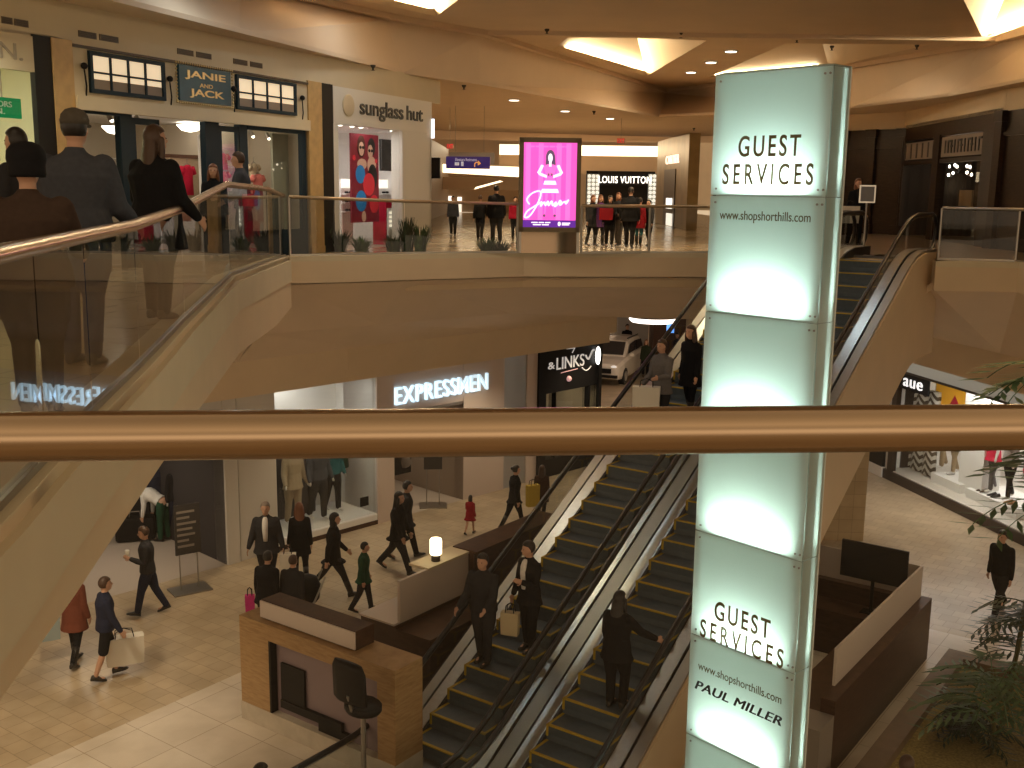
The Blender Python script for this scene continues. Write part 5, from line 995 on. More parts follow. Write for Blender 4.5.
mb = MB(); mb.box(-5.36, -5.0, -4.1, -2.2, zt, hz, fr=fe); mb.build('box', brownwood, g); mb = MB(); mb.box(-5.385, -5.36, -4.1, -2.2, zt+.02, hz-.01, fr=fe); mb.build('front_panel', mat('offwhite_panel', (.62, .54, .48), .5), g)
def monitor(p, rz, w, h, label, zstand=.12, tilt=0):
    g = empty('monitor', p, rz, label, 'monitor'); f = Fr((p[0], p[1]), (cos(rz), sin(rz))); z = p[2]
    mb = MB(); mb.box(-w/2, w/2, -.05, 0, z+zstand, z+zstand+h, fr=f); mb.build('housing', black, g); mb = MB(); mb.box(-w/2+.03, w/2-.03, 0, .006, z+zstand+.03, z+zstand+h-.03, fr=f); mb.build('screen', mat('screen_black', (.012, .014, .017), .15), g)
    mb = MB(); mb.tube([f(0, -.03, z+zstand), f(0, -.03, z+.01)], .03); mb.box(-.15, .15, -.12, .1, z, z+.015, fr=f); mb.build('stand', black, g); return g
# chair at the counter
g = empty('chair', fe(-5.85, -1.6, ZL), -EA, 'black swivel chair at the right end of the open counter', 'chair'); b = fe(-5.85, -1.6, ZL)
def eb_(du, dn, dz): return fe(-5.85+du, -1.6+dn, ZL+dz+.36*(dz > .5))
mb = MB(); mb.loft([[eb_(.22*sin(k*pi/8)*s, .27*cos(k*pi/8)*s, z) for k in range(16)] for z, s in [(.78, .9), (.82, 1), (.88, 1), (.9, .9)]]); mb.build('seat', black, g, True)
mb = MB(); mb.loft([[eb_(-.24+.04*sin(k*pi/8)-.05*(z-1.2), .30*s*cos(k*pi/8), z) for k in range(16)] for z, s in [(.98, .8), (1.02, 1), (1.45, .98), (1.55, .8)]]); mb.build('backrest', black, g, True)
mb = MB(); mb.tube([eb_(0, 0, .08), eb_(0, 0, .8)], .035); mb.tube([eb_(-.2, 0, .86), eb_(-.27, 0, 1.1)], .025); mb.build('column', steel_d, g)
mb = MB()
for k in range(5): mb.tube([eb_(0, 0, .1), eb_(.3*sin(k*2*pi/5), .3*cos(k*2*pi/5), .05)], [.03, .02], 8); mb.ell(eb_(.3*sin(k*2*pi/5), .3*cos(k*2*pi/5), .035), (.035, .035, .035), 8, 6)
mb.build('base', steel_d, g)
# second counter with the white screen and lamp
g = empty('reception_counter', fe(-2.5, -3.2, ZL), -EA, 'dark wood reception counter with a white screen panel behind the honey wood counter', 'counter')
mb = MB(); mb.box(-3.45, -1.7, -3.95, -3.2, ZL, -5.42, fr=fe); mb.box(-3.45, -1.6, -3.2, -2.5, ZL, -5.47, fr=fe); mb.build('body', brownwood, g)
mb = MB(); mb.box(-3.47, -1.7, -3.97, -3.22, -5.42, -5.39, fr=fe); mb.build('worktop', mat('pale_worktop', (.62, .54, .46), .4), g)
mb = MB(); mb.box(-3.33, -1.55, -3.27, -3.22, -5.4, -4.72, fr=fe); mb.build('screen_panel', mat('offwhite_panel', (.62, .54, .48), .5), g)
mb = MB(); mb.box(-2.66, -1.5, -3.62, -3.2, -4.74, -4.70, fr=fe); mb.build('ledge', creamw, g)
mb = MB(); mb.box(-1.6, .9, -3.5, -3.1, ZL, -4.72, fr=fe); mb.box(-1.6, 1.0, -3.56, -3.04, -4.72, -4.68, fr=fe); mb.build('tall_wall', brownwood, g)
p = fe(-2.3, -3.35, -4.7); g = empty('table_lamp', p, 0, 'small glowing white cylinder lamp on the counter ledge', 'lamp')
mb = MB(); mb.lathe([(.075, 0), (.075, .1), (.065, .11), (.01, .11)], p); mb.build('base', dark, g, True); mb = MB(); mb.lathe([(.085, .11), (.1, .13), (.1, .36), (.085, .38), (.01, .385)], p); mb.build('lamp_shade', mat('lamp_shade_glow', (1, .92, .75), .5, emit=(1, .85, .55), estr=4.5), g, True); point('lamp_light', p+Vector((0, 0, .55)), 4, WARM, .1)
# right counter
g = empty('reception_counter', fe(.5, 2.4, ZL), -EA, 'dark wood reception counter with a white screen behind the glowing totem', 'counter')
mb = MB(); mb.box(-1.75, 2.95, 3.0, 3.2, ZL, -5.4, fr=fe); mb.box(2.7, 2.95, .9, 3.0, ZL, -5.4, fr=fe); mb.box(-1.75, 2.7, 2.35, 3.0, ZL, -5.72, fr=fe); mb.box(2.1, 2.7, 1.0, 2.35, ZL, -5.72, fr=fe); mb.build('body', brownwood, g)
mb = MB(); mb.box(-1.3, 2.9, 2.99, 3.03, -5.4, -4.85, fr=fe); mb.box(2.86, 2.9, .95, 2.99, -5.4, -4.85, fr=fe); mb.build('screen_panel', M['offwhite_panel'], g)
mb = MB(); mb.box(-2.3, -1.76, 2.2, 3.2, ZL, -5.6, fr=fe); mb.build('end_cabinet', mat('grey_cabinet', (.28, .25, .22), .4), g)
p = fe(2.45, 2.33, -5.72); monitor(p, -EA, 1.12, .64, 'wide black flat screen on the right reception counter', .56)
# planter
g = empty('planter_box', fe(0, 5.5, ZL), -EA, 'long stone planter box with yellow ground cover on the right', 'planter')
mb = MB(); mb.box(-4, 2.92, 3.55, 3.85, ZL, ZL+.3, fr=fe); mb.box(2.62, 2.92, 3.85, 8, ZL, ZL+.3, fr=fe); mb.build('rim', mat('planter_stone', (.17, .12, .08), .5, noise=.15, nscale=5), g)
mb = MB(); mb.box(-4, 2.62, 3.85, 8, ZL, ZL+.16, fr=fe); mb.build('ground_cover', mat('ground_cover', (.26, .20, .07), .9, noise=.35, nscale=25), g)
def palm(p, h, n, fl, label, seed, leaflets=7, m=leaf):
    rnd = random.Random(seed); p = Vector(p); g = empty('potted_palm', p, 0, label, 'palm')
    mb = MB(); stems = []
    for k in range(3):
        t = p+Vector((rnd.uniform(-.25, .25), rnd.uniform(-.25, .25), h*rnd.uniform(.8, 1))); stems.append(t); mb.tube([p+Vector((rnd.uniform(-.1, .1), rnd.uniform(-.1, .1), 0)), (p+t)/2+Vector((0, 0, .1)), t], [.03, .025, .015], 7)
    mb.build('stem', mat('palm_stem', (.10, .09, .03), .6), g, True)
    mb = MB()
    for i in range(n):
        b = stems[i % 3]-Vector((0, 0, h*.5*rnd.random()**1.5)); a = rnd.uniform(0, 2*pi); d = Vector((cos(a), sin(a), 0)); s = Vector((-sin(a), cos(a), 0)); L = fl*rnd.uniform(.7, 1)
        cs = [b+d*(L*f)+Vector((0, 0, L*(.55*f-.75*f*f))) for f in [j/8 for j in range(9)]]
        mb.tube(cs, [.008]*9, 4)
        for j in range(leaflets):
            f = .2+.8*j/(leaflets-1); x = f*8; i0 = min(7, int(x)); c = cs[i0].lerp(cs[i0+1], x-i0); l = L*.5*(1-.5*abs(f-.5))
            for sg in (-1, 1):
                e = c+s*(sg*l*.75)+d*(l*.55)+Vector((0, 0, -.12*l)); w = d*.042*fl; mid_ = c.lerp(e, .45)
                mb.add([c, mid_+w, e, mid_-w], [(0, 1, 2, 3)])
    mb.build('fronds', m, g); return g
palm(fe(1.3, 5.35, ZL+.16), 5.6, 40, 1.35, 'tall palm at the right edge reaching the upper floor', 1)
palm(fe(1.7, 4.75, ZL+.16), 1.9, 30, .85, 'bushy palm in the planter next to the walking man', 2, m=leaf2)
palm(fe(0, 4.9, ZL+.16), 1.4, 30, .9, 'low spreading palm at the near end of the planter', 3)
palm(fe(.2, 4.6, ZL+.16), .5, 22, .6, 'small palm on the yellow ground cover', 4, m=leaf2)
c = fe(.35, 4.35, ZL+.16); g = empty('planter_pot', c, 0, 'round dark pot lying on the yellow ground cover', 'pot'); mb = MB(); mb.lathe([(.02, 0), (.16, .0), (.24, .14), (.22, .28), (.16, .34), (.14, .33), (.15, .25), (.02, .2)], c); mb.build('pot', mat('dark_pot', (.05, .045, .045), .35), g, True)
# notice stands on the lower floor
def stand(px, label, w, z0, z1, yaw, lines=True):
    c = at(*px, ZL); f = Fr((c.x, c.y), (cos(yaw), sin(yaw))); g = empty('sign_stand', c, yaw, label, 'sign stand')
    mb = MB(); mb.box(-w*.75, w*.75, -.25, .25, ZL, ZL+.03, fr=f); mb.build('base', steel_d, g); mb = MB(); mb.tube([f(-w*.35, 0, ZL+.03), f(-w*.35, 0, ZL+z1)], .014, 8); mb.tube([f(w*.35, 0, ZL+.03), f(w*.35, 0, ZL+z1)], .014, 8); mb.build('pole', steel_d, g)
    mb = MB(); mb.box(-w/2, w/2, -.02, .02, ZL+z0, ZL+z1, fr=f); mb.build('board', mat('charcoal_board', (.035, .03, .028), .5), g)
    if lines:
        mb = MB()
        for k, ww in enumerate([.7, .5, .75, .6, .7, .45, .65]): z = ZL+z1-.12-k*(z1-z0-.2)/7; mb.box(-w*.42, -w*.42+w*ww, .02, .026, z-.045, z, fr=f)
        mb.build('lettering', mat('dull_print', (.22, .19, .16), .6), g)
stand((190, 590), 'dark notice board on a two legged stand by the left entrance', .5, .75, 1.75, .62); stand((433, 506), 'small dark notice stand by the right entrance', .45, .95, 1.7, .1, False)
# ================================================================== PEOPLE
REMESH = []
def rz_face(dx, dy): return atan2(-dx, dy)
skinA = mat('skin_light', (.52, .30, .2), .55); skinB = mat('skin_tan', (.36, .2, .13), .55)
hairk = mat('hair_black', (.012, .009, .008), .45); hairb = mat('hair_brown', (.055, .026, .013), .45); hairr = mat('hair_auburn', (.16, .055, .02), .45); hairg = mat('hair_grey', (.25, .2, .16), .5)
eye_m = mat('eye_dark', (.01, .008, .008), .2)
cl = {'black': flat('black_cloth', (.012, .012, .014)), 'charcoal': flat('charcoal_cloth', (.03, .03, .034)), 'navy': flat('navy_cloth', (.018, .022, .045)), 'denim': flat('denim_cloth', (.03, .045, .09)), 'olive': flat('olive_cloth', (.03, .04, .022)), 'rust': flat('rust_cloth', (.16, .05, .03)), 'brown': flat('brown_cloth', (.06, .032, .02)), 'dbrown': flat('dark_brown_cloth', (.055, .036, .028)), 'red': redm, 'crimson': flat('crimson_cloth', (.25, .012, .02)), 'white': whitem, 'grey': flat('mid_grey_cloth', (.14, .13, .13)), 'lgrey': flat('light_grey_cloth', (.42, .4, .38)), 'slate': flat('slate_cloth', (.055, .06, .075)), 'tan': flat('tan_cloth', (.3, .22, .13)), 'sand': flat('sand_cloth', (.36, .29, .2)), 'green': flat('green_cloth', (.02, .07, .04)), 'purple': flat('purple_cloth', (.09, .03, .12)), 'blue': bluem, 'teal': flat('teal_cloth', (.02, .12, .14)), 'yellow': flat('yellow_cloth', (.5, .36, .06)), 'pink': flat('pink_cloth', (.6, .05, .25))}
shoe_m = mat('shoe_dark', (.02, .016, .013), .4); shoe_w = mat('shoe_white', (.5, .48, .45), .5)
mannm = mat('mannequin_white', (.7, .68, .64), .4)
def rings_at(rows, lean, piv, seg=16):
    out = []
    for z, rx, ry, yo in rows:
        out.append([Vector((rx*cos(2*pi*k/seg), yo+ry*sin(2*pi*k/seg), z)) for k in range(seg)])
    return out
BULK = 1.14
def person(label, pos, face, h=1.7, top='black', hem='hip', bottom='black', kind='trousers', shoes=shoe_m, hair=hairk, style='short', skin=skinA, legL=(8, 6), legR=(-8, 10), armL=(6, 8, 15, 0), armR=(-6, 8, 15, 0), lean=2, head=(0, 0), build=1.0, fem=False, vox=.014, collar=None, shirt=None, name='person', cat='person', sleeves=True, bare_legs=False, headless=False, group=None, fingers=True):
    build *= BULK; k = h/1.75; root = empty(name, pos, rz_face(*face), label, cat, group)
    piv = Vector((0, 0, .93)); RL = Matrix.Rotation(-radians(lean), 3, 'X')
    def up(p): return piv+RL @ (Vector(p)-piv)
    # legs
    L = {}
    for s, (a, b) in ((-1, legL), (1, legR)):
        a, b = radians(a), radians(b); hip = Vector((s*.088, 0, .9)); kn = hip+Vector((s*.005, sin(a)*.42, -cos(a)*.42)); c = a-b; an = kn+Vector((-s*.004, sin(c)*.40, -cos(c)*.40)); L[s] = (hip, kn, an, c)
    low = min(L[s][2].z-.085-max(0, sin(-L[s][3]))*.10 for s in L); dz = Vector((0, 0, -low))
    sb = (.5+.5*build)*(.92 if fem else 1); sw = .158*sb; A = {}
    for s, (f, o, e, i) in ((-1, armL), (1, armR)):
        f, o, e, i = radians(f), radians(o), radians(e), radians(i)
        sh = Vector((s*sw, -.01, 1.375)); d = Vector((s*sin(o)*cos(f), sin(f), -cos(f)*cos(o))); el = sh+d*.29
        axis = Vector((1, 0, 0)); d2 = Matrix.Rotation(e, 3, 'X') @ d; d2 = Matrix.Rotation(s*i, 3, 'Z') @ d2; wr = el+d2*.25; hd = wr+d2*.09
        A[s] = tuple(up(p) for p in (sh, el, wr, hd))+(RL @ d2,)
    hy, hn = head; hc = up((0, .02, 1.63)); RH = Matrix.Rotation(radians(hy), 3, 'Z') @ Matrix.Rotation(-radians(hn+lean*.3), 3, 'X'); hp = lambda x, y, z: hc+RH @ Vector((x, y, z))
    def T(v): return [(p+dz)*k for p in v]
    def put(mb, nm, m, vx=None, smooth=True):
        mb.v = T(mb.v); WV = WM(root); vs = mb.v; mb.v = [WV @ p for p in vs]; o = mb.build(nm, m, root, smooth)
        if vx: REMESH.append((o, vx))
        return o
    # --- body, one continuous surface
    mb = MB()
    tr = [(.82, .12, .095, 0), (.9, .158*build, .11*build, 0), (.98, .155*build, .105*build, 0), (1.08, .132*build, .092*build, 0), (1.2, .152*build, .105*build, 0), (1.3, .172*build, .112*build, 0), (1.37, .18*sb, .10*sb, 0), (1.42, .15*sb, .082, 0), (1.45, .10, .068, 0), (1.48, .056, .056, 0), (1.56, .05, .052, .01)]
    mb.loft([[up(p) for p in r] for r in rings_at(tr, lean, piv)])
    if not headless:
        mb.ell(hc, (.076, .094, .115), 18, 14, rot=RH); mb.ell(hp(0, .03, -.055), (.056, .066, .062), 14, 10, rot=RH); mb.ell(hp(0, .1, -.012), (.014, .022, .022), 10, 8, rot=RH); mb.ell(hp(0, .086, -.055), (.026, .018, .012), 10, 6, rot=RH)
        for s in (-1, 1): mb.ell(hp(s*.077, .0, -.01), (.012, .022, .032), 8, 6, rot=RH)
        mb.limb([hc+RH @ Vector((0, -.01, -.06)), up((0, 0, 1.48))], [.052, .055])
    for s in (-1, 1):
        hip, kn, an, c = L[s]; ft = Vector((0, cos(c*.5), sin(c*.5)*.9)); mb.limb([hip, hip.lerp(kn, .5), kn, kn.lerp(an, .35), an], [.082*build, .072*build, .054, .053, .038])
        mb.limb([an+Vector((0, -.02, -.03)), an+Vector((0, -.02, -.045))+ft*.15], [.035, .025], 8)
        sh, el, wr, hd, d2 = A[s]; mb.limb([sh, sh.lerp(el, .5), el, el.lerp(wr, .3), wr], [.056, .048*build, .039, .038, .027])
        x = d2.cross(Vector((1, 0, 0)) if abs(d2.x) < .8 else Vector((0, 1, 0))).normalized(); t = d2.cross(x).normalized()     # x across the palm edge-on, t across the fingers
        if abs(x.x) > abs(t.x): x, t = t, x
        # palm flattened along the body side (normal = sideways)
        nrm = Vector((1, 0, 0)); nrm = (nrm-d2*nrm.dot(d2)).normalized(); wd = d2.cross(nrm).normalized()
        Rm = Matrix((wd, nrm, d2)).transposed(); mb.ell(wr+d2*.045, (.04, .017, .055), 12, 8, rot=Rm)
        if fingers:
            for j, (off, ln) in enumerate([(-.03, .06), (-.01, .074), (.01, .078), (.03, .07)]):
                b0 = wr+d2*.08+wd*off; b1 = b0+d2*ln*.55+nrm*(-s*.008); b2 = b1+d2*ln*.4+nrm*(-s*.022); mb.limb([b0, b1, b2], [.0095, .009, .0075], 7)
            th = wr+d2*.03+wd*(.035 if (wd.y > 0) else -.035); dd = (d2*.7+wd*(.7 if wd.y > 0 else -.7)).normalized(); mb.limb([th, th+dd*.035, th+dd*.03+d2*.035], [.0115, .0105, .0085], 7)
    put(mb, 'body', skin, min(vox, .011))
    # --- face
    if not headless and name == 'person':
        for s in (-1, 1): mb = MB(); mb.ell(hp(s*.031, .083, .012), (.011, .008, .007), 8, 6, rot=RH); put(mb, 'eye', eye_m)
    g_ = .022
    # --- upper garment
    if top:
        hz = {'waist': .98, 'hip': .86, 'low': .76, 'thigh': .64, 'knee': .48}[hem]; mb = MB(); rows = []
        if hz < .86:
            spread = .19 if kind != 'dress' else .24
            ly = (L[-1][1].y+L[1][1].y)/2*.6*max(0, (.86-hz)/.4)
            rows += [(hz, spread*build+.02, .15*build+abs(L[-1][1].y-L[1][1].y)*.22, ly)]
            rows += [((hz+.88)/2, .19*build, .145*build, ly*.4)]
        rows += [(max(.86, hz), .158*build+g_+.004, .11*build+g_+.006, 0)] if hz <= .86 else []
        rows += [(z, a+g_, b+g_, y) for z, a, b, y in tr[2:8] if z >= hz]; rows += [(1.46, .10, .085, 0), (1.485, .07, .07, 0), (1.505, .064, .064, 0)]
        rg = rings_at(rows, lean, piv); mb.loft([[up(p) if p.z > .9 else p for p in r] for r in rg])
        for s in (-1, 1):
            sh, el, wr, hd, d2 = A[s]
            if sleeves == 'short': mb.limb([sh, sh.lerp(el, .75)], [.075, .062])
            elif sleeves: mb.limb([sh, sh.lerp(el, .5), el, el.lerp(wr, .5), wr.lerp(el, .04)], [.07*sb, .066*sb, .058*sb, .053*sb, .044])
        put(mb, 'dress' if kind == 'dress' else ('coat' if hem in ('thigh', 'knee') else 'jacket'), cl[top] if isinstance(top, str) else top, vox)
        if shirt:
            mb = MB(); rg = []
            for z_, w, dp in [(1.02, .03, .140), (1.15, .036, .148), (1.28, .042, .156), (1.38, .042, .142), (1.45, .035, .112), (1.48, .02, .094)]:
                rg.append([up((x*w*build, y*(dp*.5*(build+1)), z_)) for x, y in ((-1, .95), (0, 1.06), (1, .95), (1, .7), (-1, .7))])
            mb.loft(rg); put(mb, 'shirt', cl[shirt], None)
        if collar:
            mb = MB(); mb.limb([up((.06*cos(t), .055*sin(t), 1.485-.03*sin(t))) for t in [i*pi/5 for i in range(11)]], [.022]*11, 8); put(mb, 'collar', cl[collar], None)
    if bottom and kind in ('trousers', 'shorts', 'leggings'):
        mb = MB(); q = .018 if kind != 'leggings' else .008
        mb.loft([[up(p) if p.z > .93 else p for p in r] for r in rings_at([(.8, .13, .10, 0), (.9, .158*build+.012, .11*build+.012, 0), (1.0, .15*build+.012, .105*build+.01, 0)], lean, piv)])
        for s in (-1, 1):
            hip, kn, an, c = L[s]
            if kind == 'shorts': mb.limb([hip, hip.lerp(kn, .5), kn.lerp(hip, .06)], [.098, .092, .085])
            else: mb.limb([hip, hip.lerp(kn, .5), kn, kn.lerp(an, .4), an+Vector((0, -.005, .01))], [.09*build+.006, .078*build+q, .058+q, .053+q, .044+q])
        put(mb, {'trousers': 'trousers', 'shorts': 'shorts', 'leggings': 'leggings'}[kind], cl[bottom], vox)
    if shoes:
        for s in (-1, 1):
            hip, kn, an, c = L[s]; pit = max(-.9, min(.35, c*.75)); ca, sa = cos(pit), sin(pit); mb = MB(); rg = []
            for y, w, z0, z1 in [(-.07, .028, 0, .07), (-.06, .037, 0, .1), (-.01, .04, 0, .11), (.06, .045, 0, .085), (.12, .046, 0, .06), (.17, .038, .005, .05), (.195, .018, .012, .035)]:
                r = []
                for a in range(10):
                    x = w*cos(a*pi/5); z = (z0+z1)/2+(z1-z0)/2*sin(a*pi/5)-.085; r.append(an+Vector((x, y*ca-z*sa, y*sa+z*ca)))
                rg.append(r)
            mb.loft(rg)
            if kind == 'leggings' and shoes is shoe_m: mb.limb([an, an.lerp(kn, .7)], [.056, .062])
            put(mb, 'boot' if kind == 'leggings' else 'shoe', shoes)
    if hair and not headless:
        mb = MB()
        mb.ell(hp(0, -.01, .024), (.092, .108, .114), 18, 14, rot=RH)
        cut = [p for p in mb.v]
        for i, p in enumerate(mb.v):
            l = RH.transposed() @ (p-hc)
            if l.y > .02 and l.z < .055: mb.v[i] = hc+RH @ Vector((l.x*.7, min(l.y, .02+.0*(l.z)), l.z*.8))
            elif l.z < -.05 and style not in ('long', 'bob'): mb.v[i] = hc+RH @ Vector((l.x*.8, l.y*.8, -.05+(l.z+.05)*.4))
        if style == 'long':
            mb.loft([[hp(w*cos(a*pi/7), -.055+yo+t*sin(a*pi/7), z) for a in range(14)] for z, w, t, yo in [(.05, .07, .05, 0), (-.05, .093, .06, 0), (-.15, .10, .06, -.015), (-.27, .11, .05, -.04), (-.38, .10, .04, -.055), (-.45, .06, .025, -.06)]])
            for s in (-1, 1): mb.limb([hp(s*.078, .02, .0), hp(s*.085, .015, -.1), hp(s*.095, .0, -.22)], [.024, .03, .022])
        if style == 'bob':
            mb.loft([[hp(w*cos(a*pi/7), -.03+t*sin(a*pi/7), z) for a in range(14)] for z, w, t in [(.05, .08, .07), (-.05, .095, .075), (-.12, .1, .075), (-.16, .085, .06)]])
        if style == 'bun': mb.ell(hp(0, -.12, .05), (.045, .045, .045))
        put(mb, 'hair', hair, vox*.8)
        if style == 'cap':
            mb = MB(); rg = [[hp(r*cos(a*pi/9), -.008+r*1.18*sin(a*pi/9), z) for a in range(18)] for z, r in [(.03, .092), (.06, .095), (.10, .085), (.13, .06), (.145, .02)]]; mb.loft(rg); mb.loft([[hp(x, y, z) for x, y in ((-.075*w, y0), (0, y0+.02), (.075*w, y0))]+[hp(x, y, z-.008) for x, y in ((.075*w, y0), (0, y0+.02), (-.075*w, y0))] for y0, w, z in [(.07, 1, .04), (.12, .9, .035), (.16, .6, .03)]]); put(mb, 'cap', flat('cap_grey', (.09, .08, .065)))
        if style == 'beanie':
            mb = MB(); mb.lathe([(.02, -.03), (.11, -.03), (.118, -.01), (.118, .04), (.116, .042), (.125, .09), (.12, .14), (.09, .18), (.04, .2), (.01, .2)]); mb.v = [hp(p.x, p.y*1.12-.005, p.z-.02) for p in mb.v]; put(mb, 'knitted_hat', cl['black'])
    return root
def on_floor(fu, fv, hv=None, z=ZL, h=None):
    p = at(fu, fv, z); return p, (h or (height_at(p, hv)-z))
def walk(a=24, b=14): return dict(legL=(a, 8), legR=(-a, b+10), armL=(-18, 8, 20, 0), armR=(20, 8, 25, 0))
def bag(p, rz, w, d, h, m, label, handle=.14, cat='bag', name='shopping_bag', hm=None):
    g = empty(name, p, rz, label, cat); p = Vector(p); x = Vector((cos(rz), sin(rz), 0)); y = Vector((-sin(rz), cos(rz), 0)); q = lambda a, b, c: p+x*a+y*b+Vector((0, 0, c)); mb = MB()
    mb.loft([[q(sx*w/2*s, sy*d/2*s, z) for sx, sy in ((-1, -1), (-.2, -1.06), (.2, -1.06), (1, -1), (1.03, 0), (1, 1), (.2, 1.06), (-.2, 1.06), (-1, 1), (-1.03, 0))] for z, s in [(0, .96), (h*.5, 1.0), (h, 1.02)]]); mb.build('body', m, g)
    mb = MB()
    for sy in (-1, 1): mb.tube([q(-w*.25, sy*d*.4, h-.02), q(-w*.22, sy*d*.25, h+handle*.7), q(0, 0, h+handle), q(w*.22, sy*d*.25, h+handle*.7), q(w*.25, sy*d*.4, h-.02)], .008, 5)
    mb.build('handle', hm or black, g); return g
paperw = mat('white_paper', (.68, .64, .56), .6); paperk = mat('cream_paper_bag', (.5, .42, .26), .6)
# ---- upper left walkway, seen from behind
P0 = atY(28, 149, 6.2)
person('person in a black knitted hat and brown top, seen from behind at left', (P0.x-.02, 6.2, 0), (-.25, 1), h=P0.z-.02, top='dbrown', hem='hip', bottom='black', style='beanie', hair=hairk, build=1.32, legL=(2, 2), legR=(-2, 4), armL=(8, 12, 20, 0), armR=(30, 14, 45, 10), vox=.011)
P1 = atY(70, 108, 8)
person('tall man in a grey cap and grey sweater seen from behind', (P1.x, 8, 0), (.0, 1), h=P1.z-.03, top='slate', hem='hip', bottom='denim', style='cap', hair=hairk, build=1.32, legL=(2, 2), legR=(-2, 4), armL=(6, 8, 15, 0), armR=(20, 12, 40, 0), vox=.011, lean=4)
P2 = atY(152, 129, 10.5)
person('person with long wavy brown hair in a black coat by the handrail', (P2.x, 10.5, .04), (.35, 1), h=P2.z-.02, top='black', hem='thigh', bottom='black', style='long', hair=hairb, fem=True, build=1.3, legL=(2, 2), legR=(-2, 4), armL=(12, 12, 30, 0), armR=(12, 12, 35, 0), head=(-25, 0), vox=.011)
P3 = atY(24, 133, 10.2)
person('dark haired man partly hidden behind the black knitted hat', (P3.x-.05, 10.2, .03), (-1, .3), h=P3.z, top='charcoal', bottom='black', hair=hairk, vox=.016)
P4 = atY(245, 153, 18)
person('short haired person in a grey jacket looking left at the corner of the railing', (P4.x-.05, 18, .06), (-1, -.15), h=P4.z-.06, top='slate', bottom='black', hair=hairb, armL=(20, 10, 60, 10), armR=(15, 10, 50, 10), vox=.014, lean=4)
P5 = atY(216, 165, 18.4)
person('small person with long auburn hair left of the grey jacketed person', (P5.x-.05, 18.4, .06), (.2, -1), h=P5.z-.06, top='black', bottom='black', hair=hairr, style='long', fem=True, collar='tan', vox=.014)
b = V3((P4.x+.12, 17.75), 1.0); bag(b, .3, .24, .12, .2, redm, 'red bag held at the corner of the left railing')
# ---- upper corridor
def corr(label, hu, hv, fv, face, **kw):
    p = at(hu, fv, -.45); hh = height_at(p, hv)+.45; sc = max(1.45, min(1.85, hh)); kw.setdefault('vox', .02); return person(label, p, face, h=sc, **kw)
corr('person in dark clothes walking away near the left corridor', 480, 195, 240, (.1, 1), top='black', bottom='black', hair=hairb, **walk(12, 8))
corr('broad person in a black coat standing in the left corridor', 496, 183, 243.5, (-.2, 1), top='black', hem='low', bottom='charcoal', build=1.15)
corr('distant person in dark clothes at the left of the far corridor', 453, 201, 236, (0, -1), top='navy', bottom='black')
corr('person in a red top half hidden by the pink kiosk', 515, 197, 240, (0, -1), top='red', bottom='charcoal', hair=hairb)
corr('auburn haired person in black at the left of the group by the far black shop', 591.5, 195.5, 246, (.6, -.8), top='black', hem='thigh', bottom='black', kind='leggings', hair=hairr, style='bob', fem=True)
corr('person in a purple dress in the group by the far black shop', 599, 195, 246, (.4, -1), top='purple', hem='thigh', bottom='charcoal', kind='leggings', hair=hairr, style='long', fem=True)
corr('fair haired person in dark jacket left of the large man', 617.5, 193, 246, (-.5, -1), top='charcoal', bottom='grey', hair=hairr, style='bob', fem=True)
corr('large man in black with his back turned before the far black shop', 629, 185, 248, (.2, 1), top='black', hem='low', bottom='black', build=1.25)
corr('person in a red skirt to the right of the large man', 638.5, 198, 246, (.3, 1), top='crimson', hem='thigh', bottom='teal', kind='leggings', hair=hairk, fem=True)
corr('person in black at the right end of the group by the far black shop', 648, 200, 246, (-.7, -.7), top='black', bottom='charcoal', hair=hairk)
corr('person with a red shoulder bag in the middle of the group', 609, 196, 247, (0, -1), top='black', bottom='black', hair=hairk, style='long', fem=True, armL=(15, 10, 80, 0))
p = at(609, 247, -.45); bag((p.x-.15, p.y-.3, .4), 0, .42, .2, .36, M['crimson_cloth'], 'red handbag carried in the middle of the group')
p = at(861, 250, 0); person('auburn haired person in dark clothes behind the slim notice stand', (p.x, p.y+.6, 0), (.2, -1), h=1.66, top='black', bottom='black', hair=hairr, style='bob', fem=True, vox=.016)
p = at(855, 250, 0); bag((p.x-.1, p.y+.3, .62), .1, .42, .2, .4, paperw, 'pale bag carried at the escalator head')
# ---- lower floor, left
p, h = on_floor(150, 614, 526); person('man in a black sweater and dark jeans walking with a white cup', p, (-1, -.25), h=h, top='charcoal', bottom='navy', hair=hairb, legL=(18, 6), legR=(-15, 12), armL=(10, 10, 105, 20), armR=(-8, 8, 20, 0), vox=.011, head=(0, 10))
f_ = Vector((-1, -.25, 0)).normalized(); c = p+f_*.34+Vector((.0, .0, h*.665)); g = empty('cup', c, 0, 'white paper cup held by the walking man', 'cup'); mb = MB(); mb.lathe([(.03, 0), (.042, .12), (.038, .12), (.03, .01)], c, 14); mb.build('cup_body', paperw, g, True); mb = MB(); mb.lathe([(.044, .12), (.044, .13), (.036, .137), (.005, .137)], c, 14); mb.build('lid', bright, g, True)
p, h = on_floor(77, 664, 566); person('person with dark hair in a rust coloured coat walking toward the shops', p, (.15, 1), h=h, top='rust', hem='thigh', bottom='black', kind='leggings', hair=hairk, style='long', fem=True, legL=(12, 6), legR=(-12, 12), armL=(8, 8, 20, 0), armR=(0, 8, 15, 0), vox=.011)
bag((p.x-.42, p.y-.05, ZL+.45), .5, .36, .16, .42, mat('pale_blue_bag', (.3, .36, .36), .6), 'pale blue carrier bag beside the rust coloured coat')
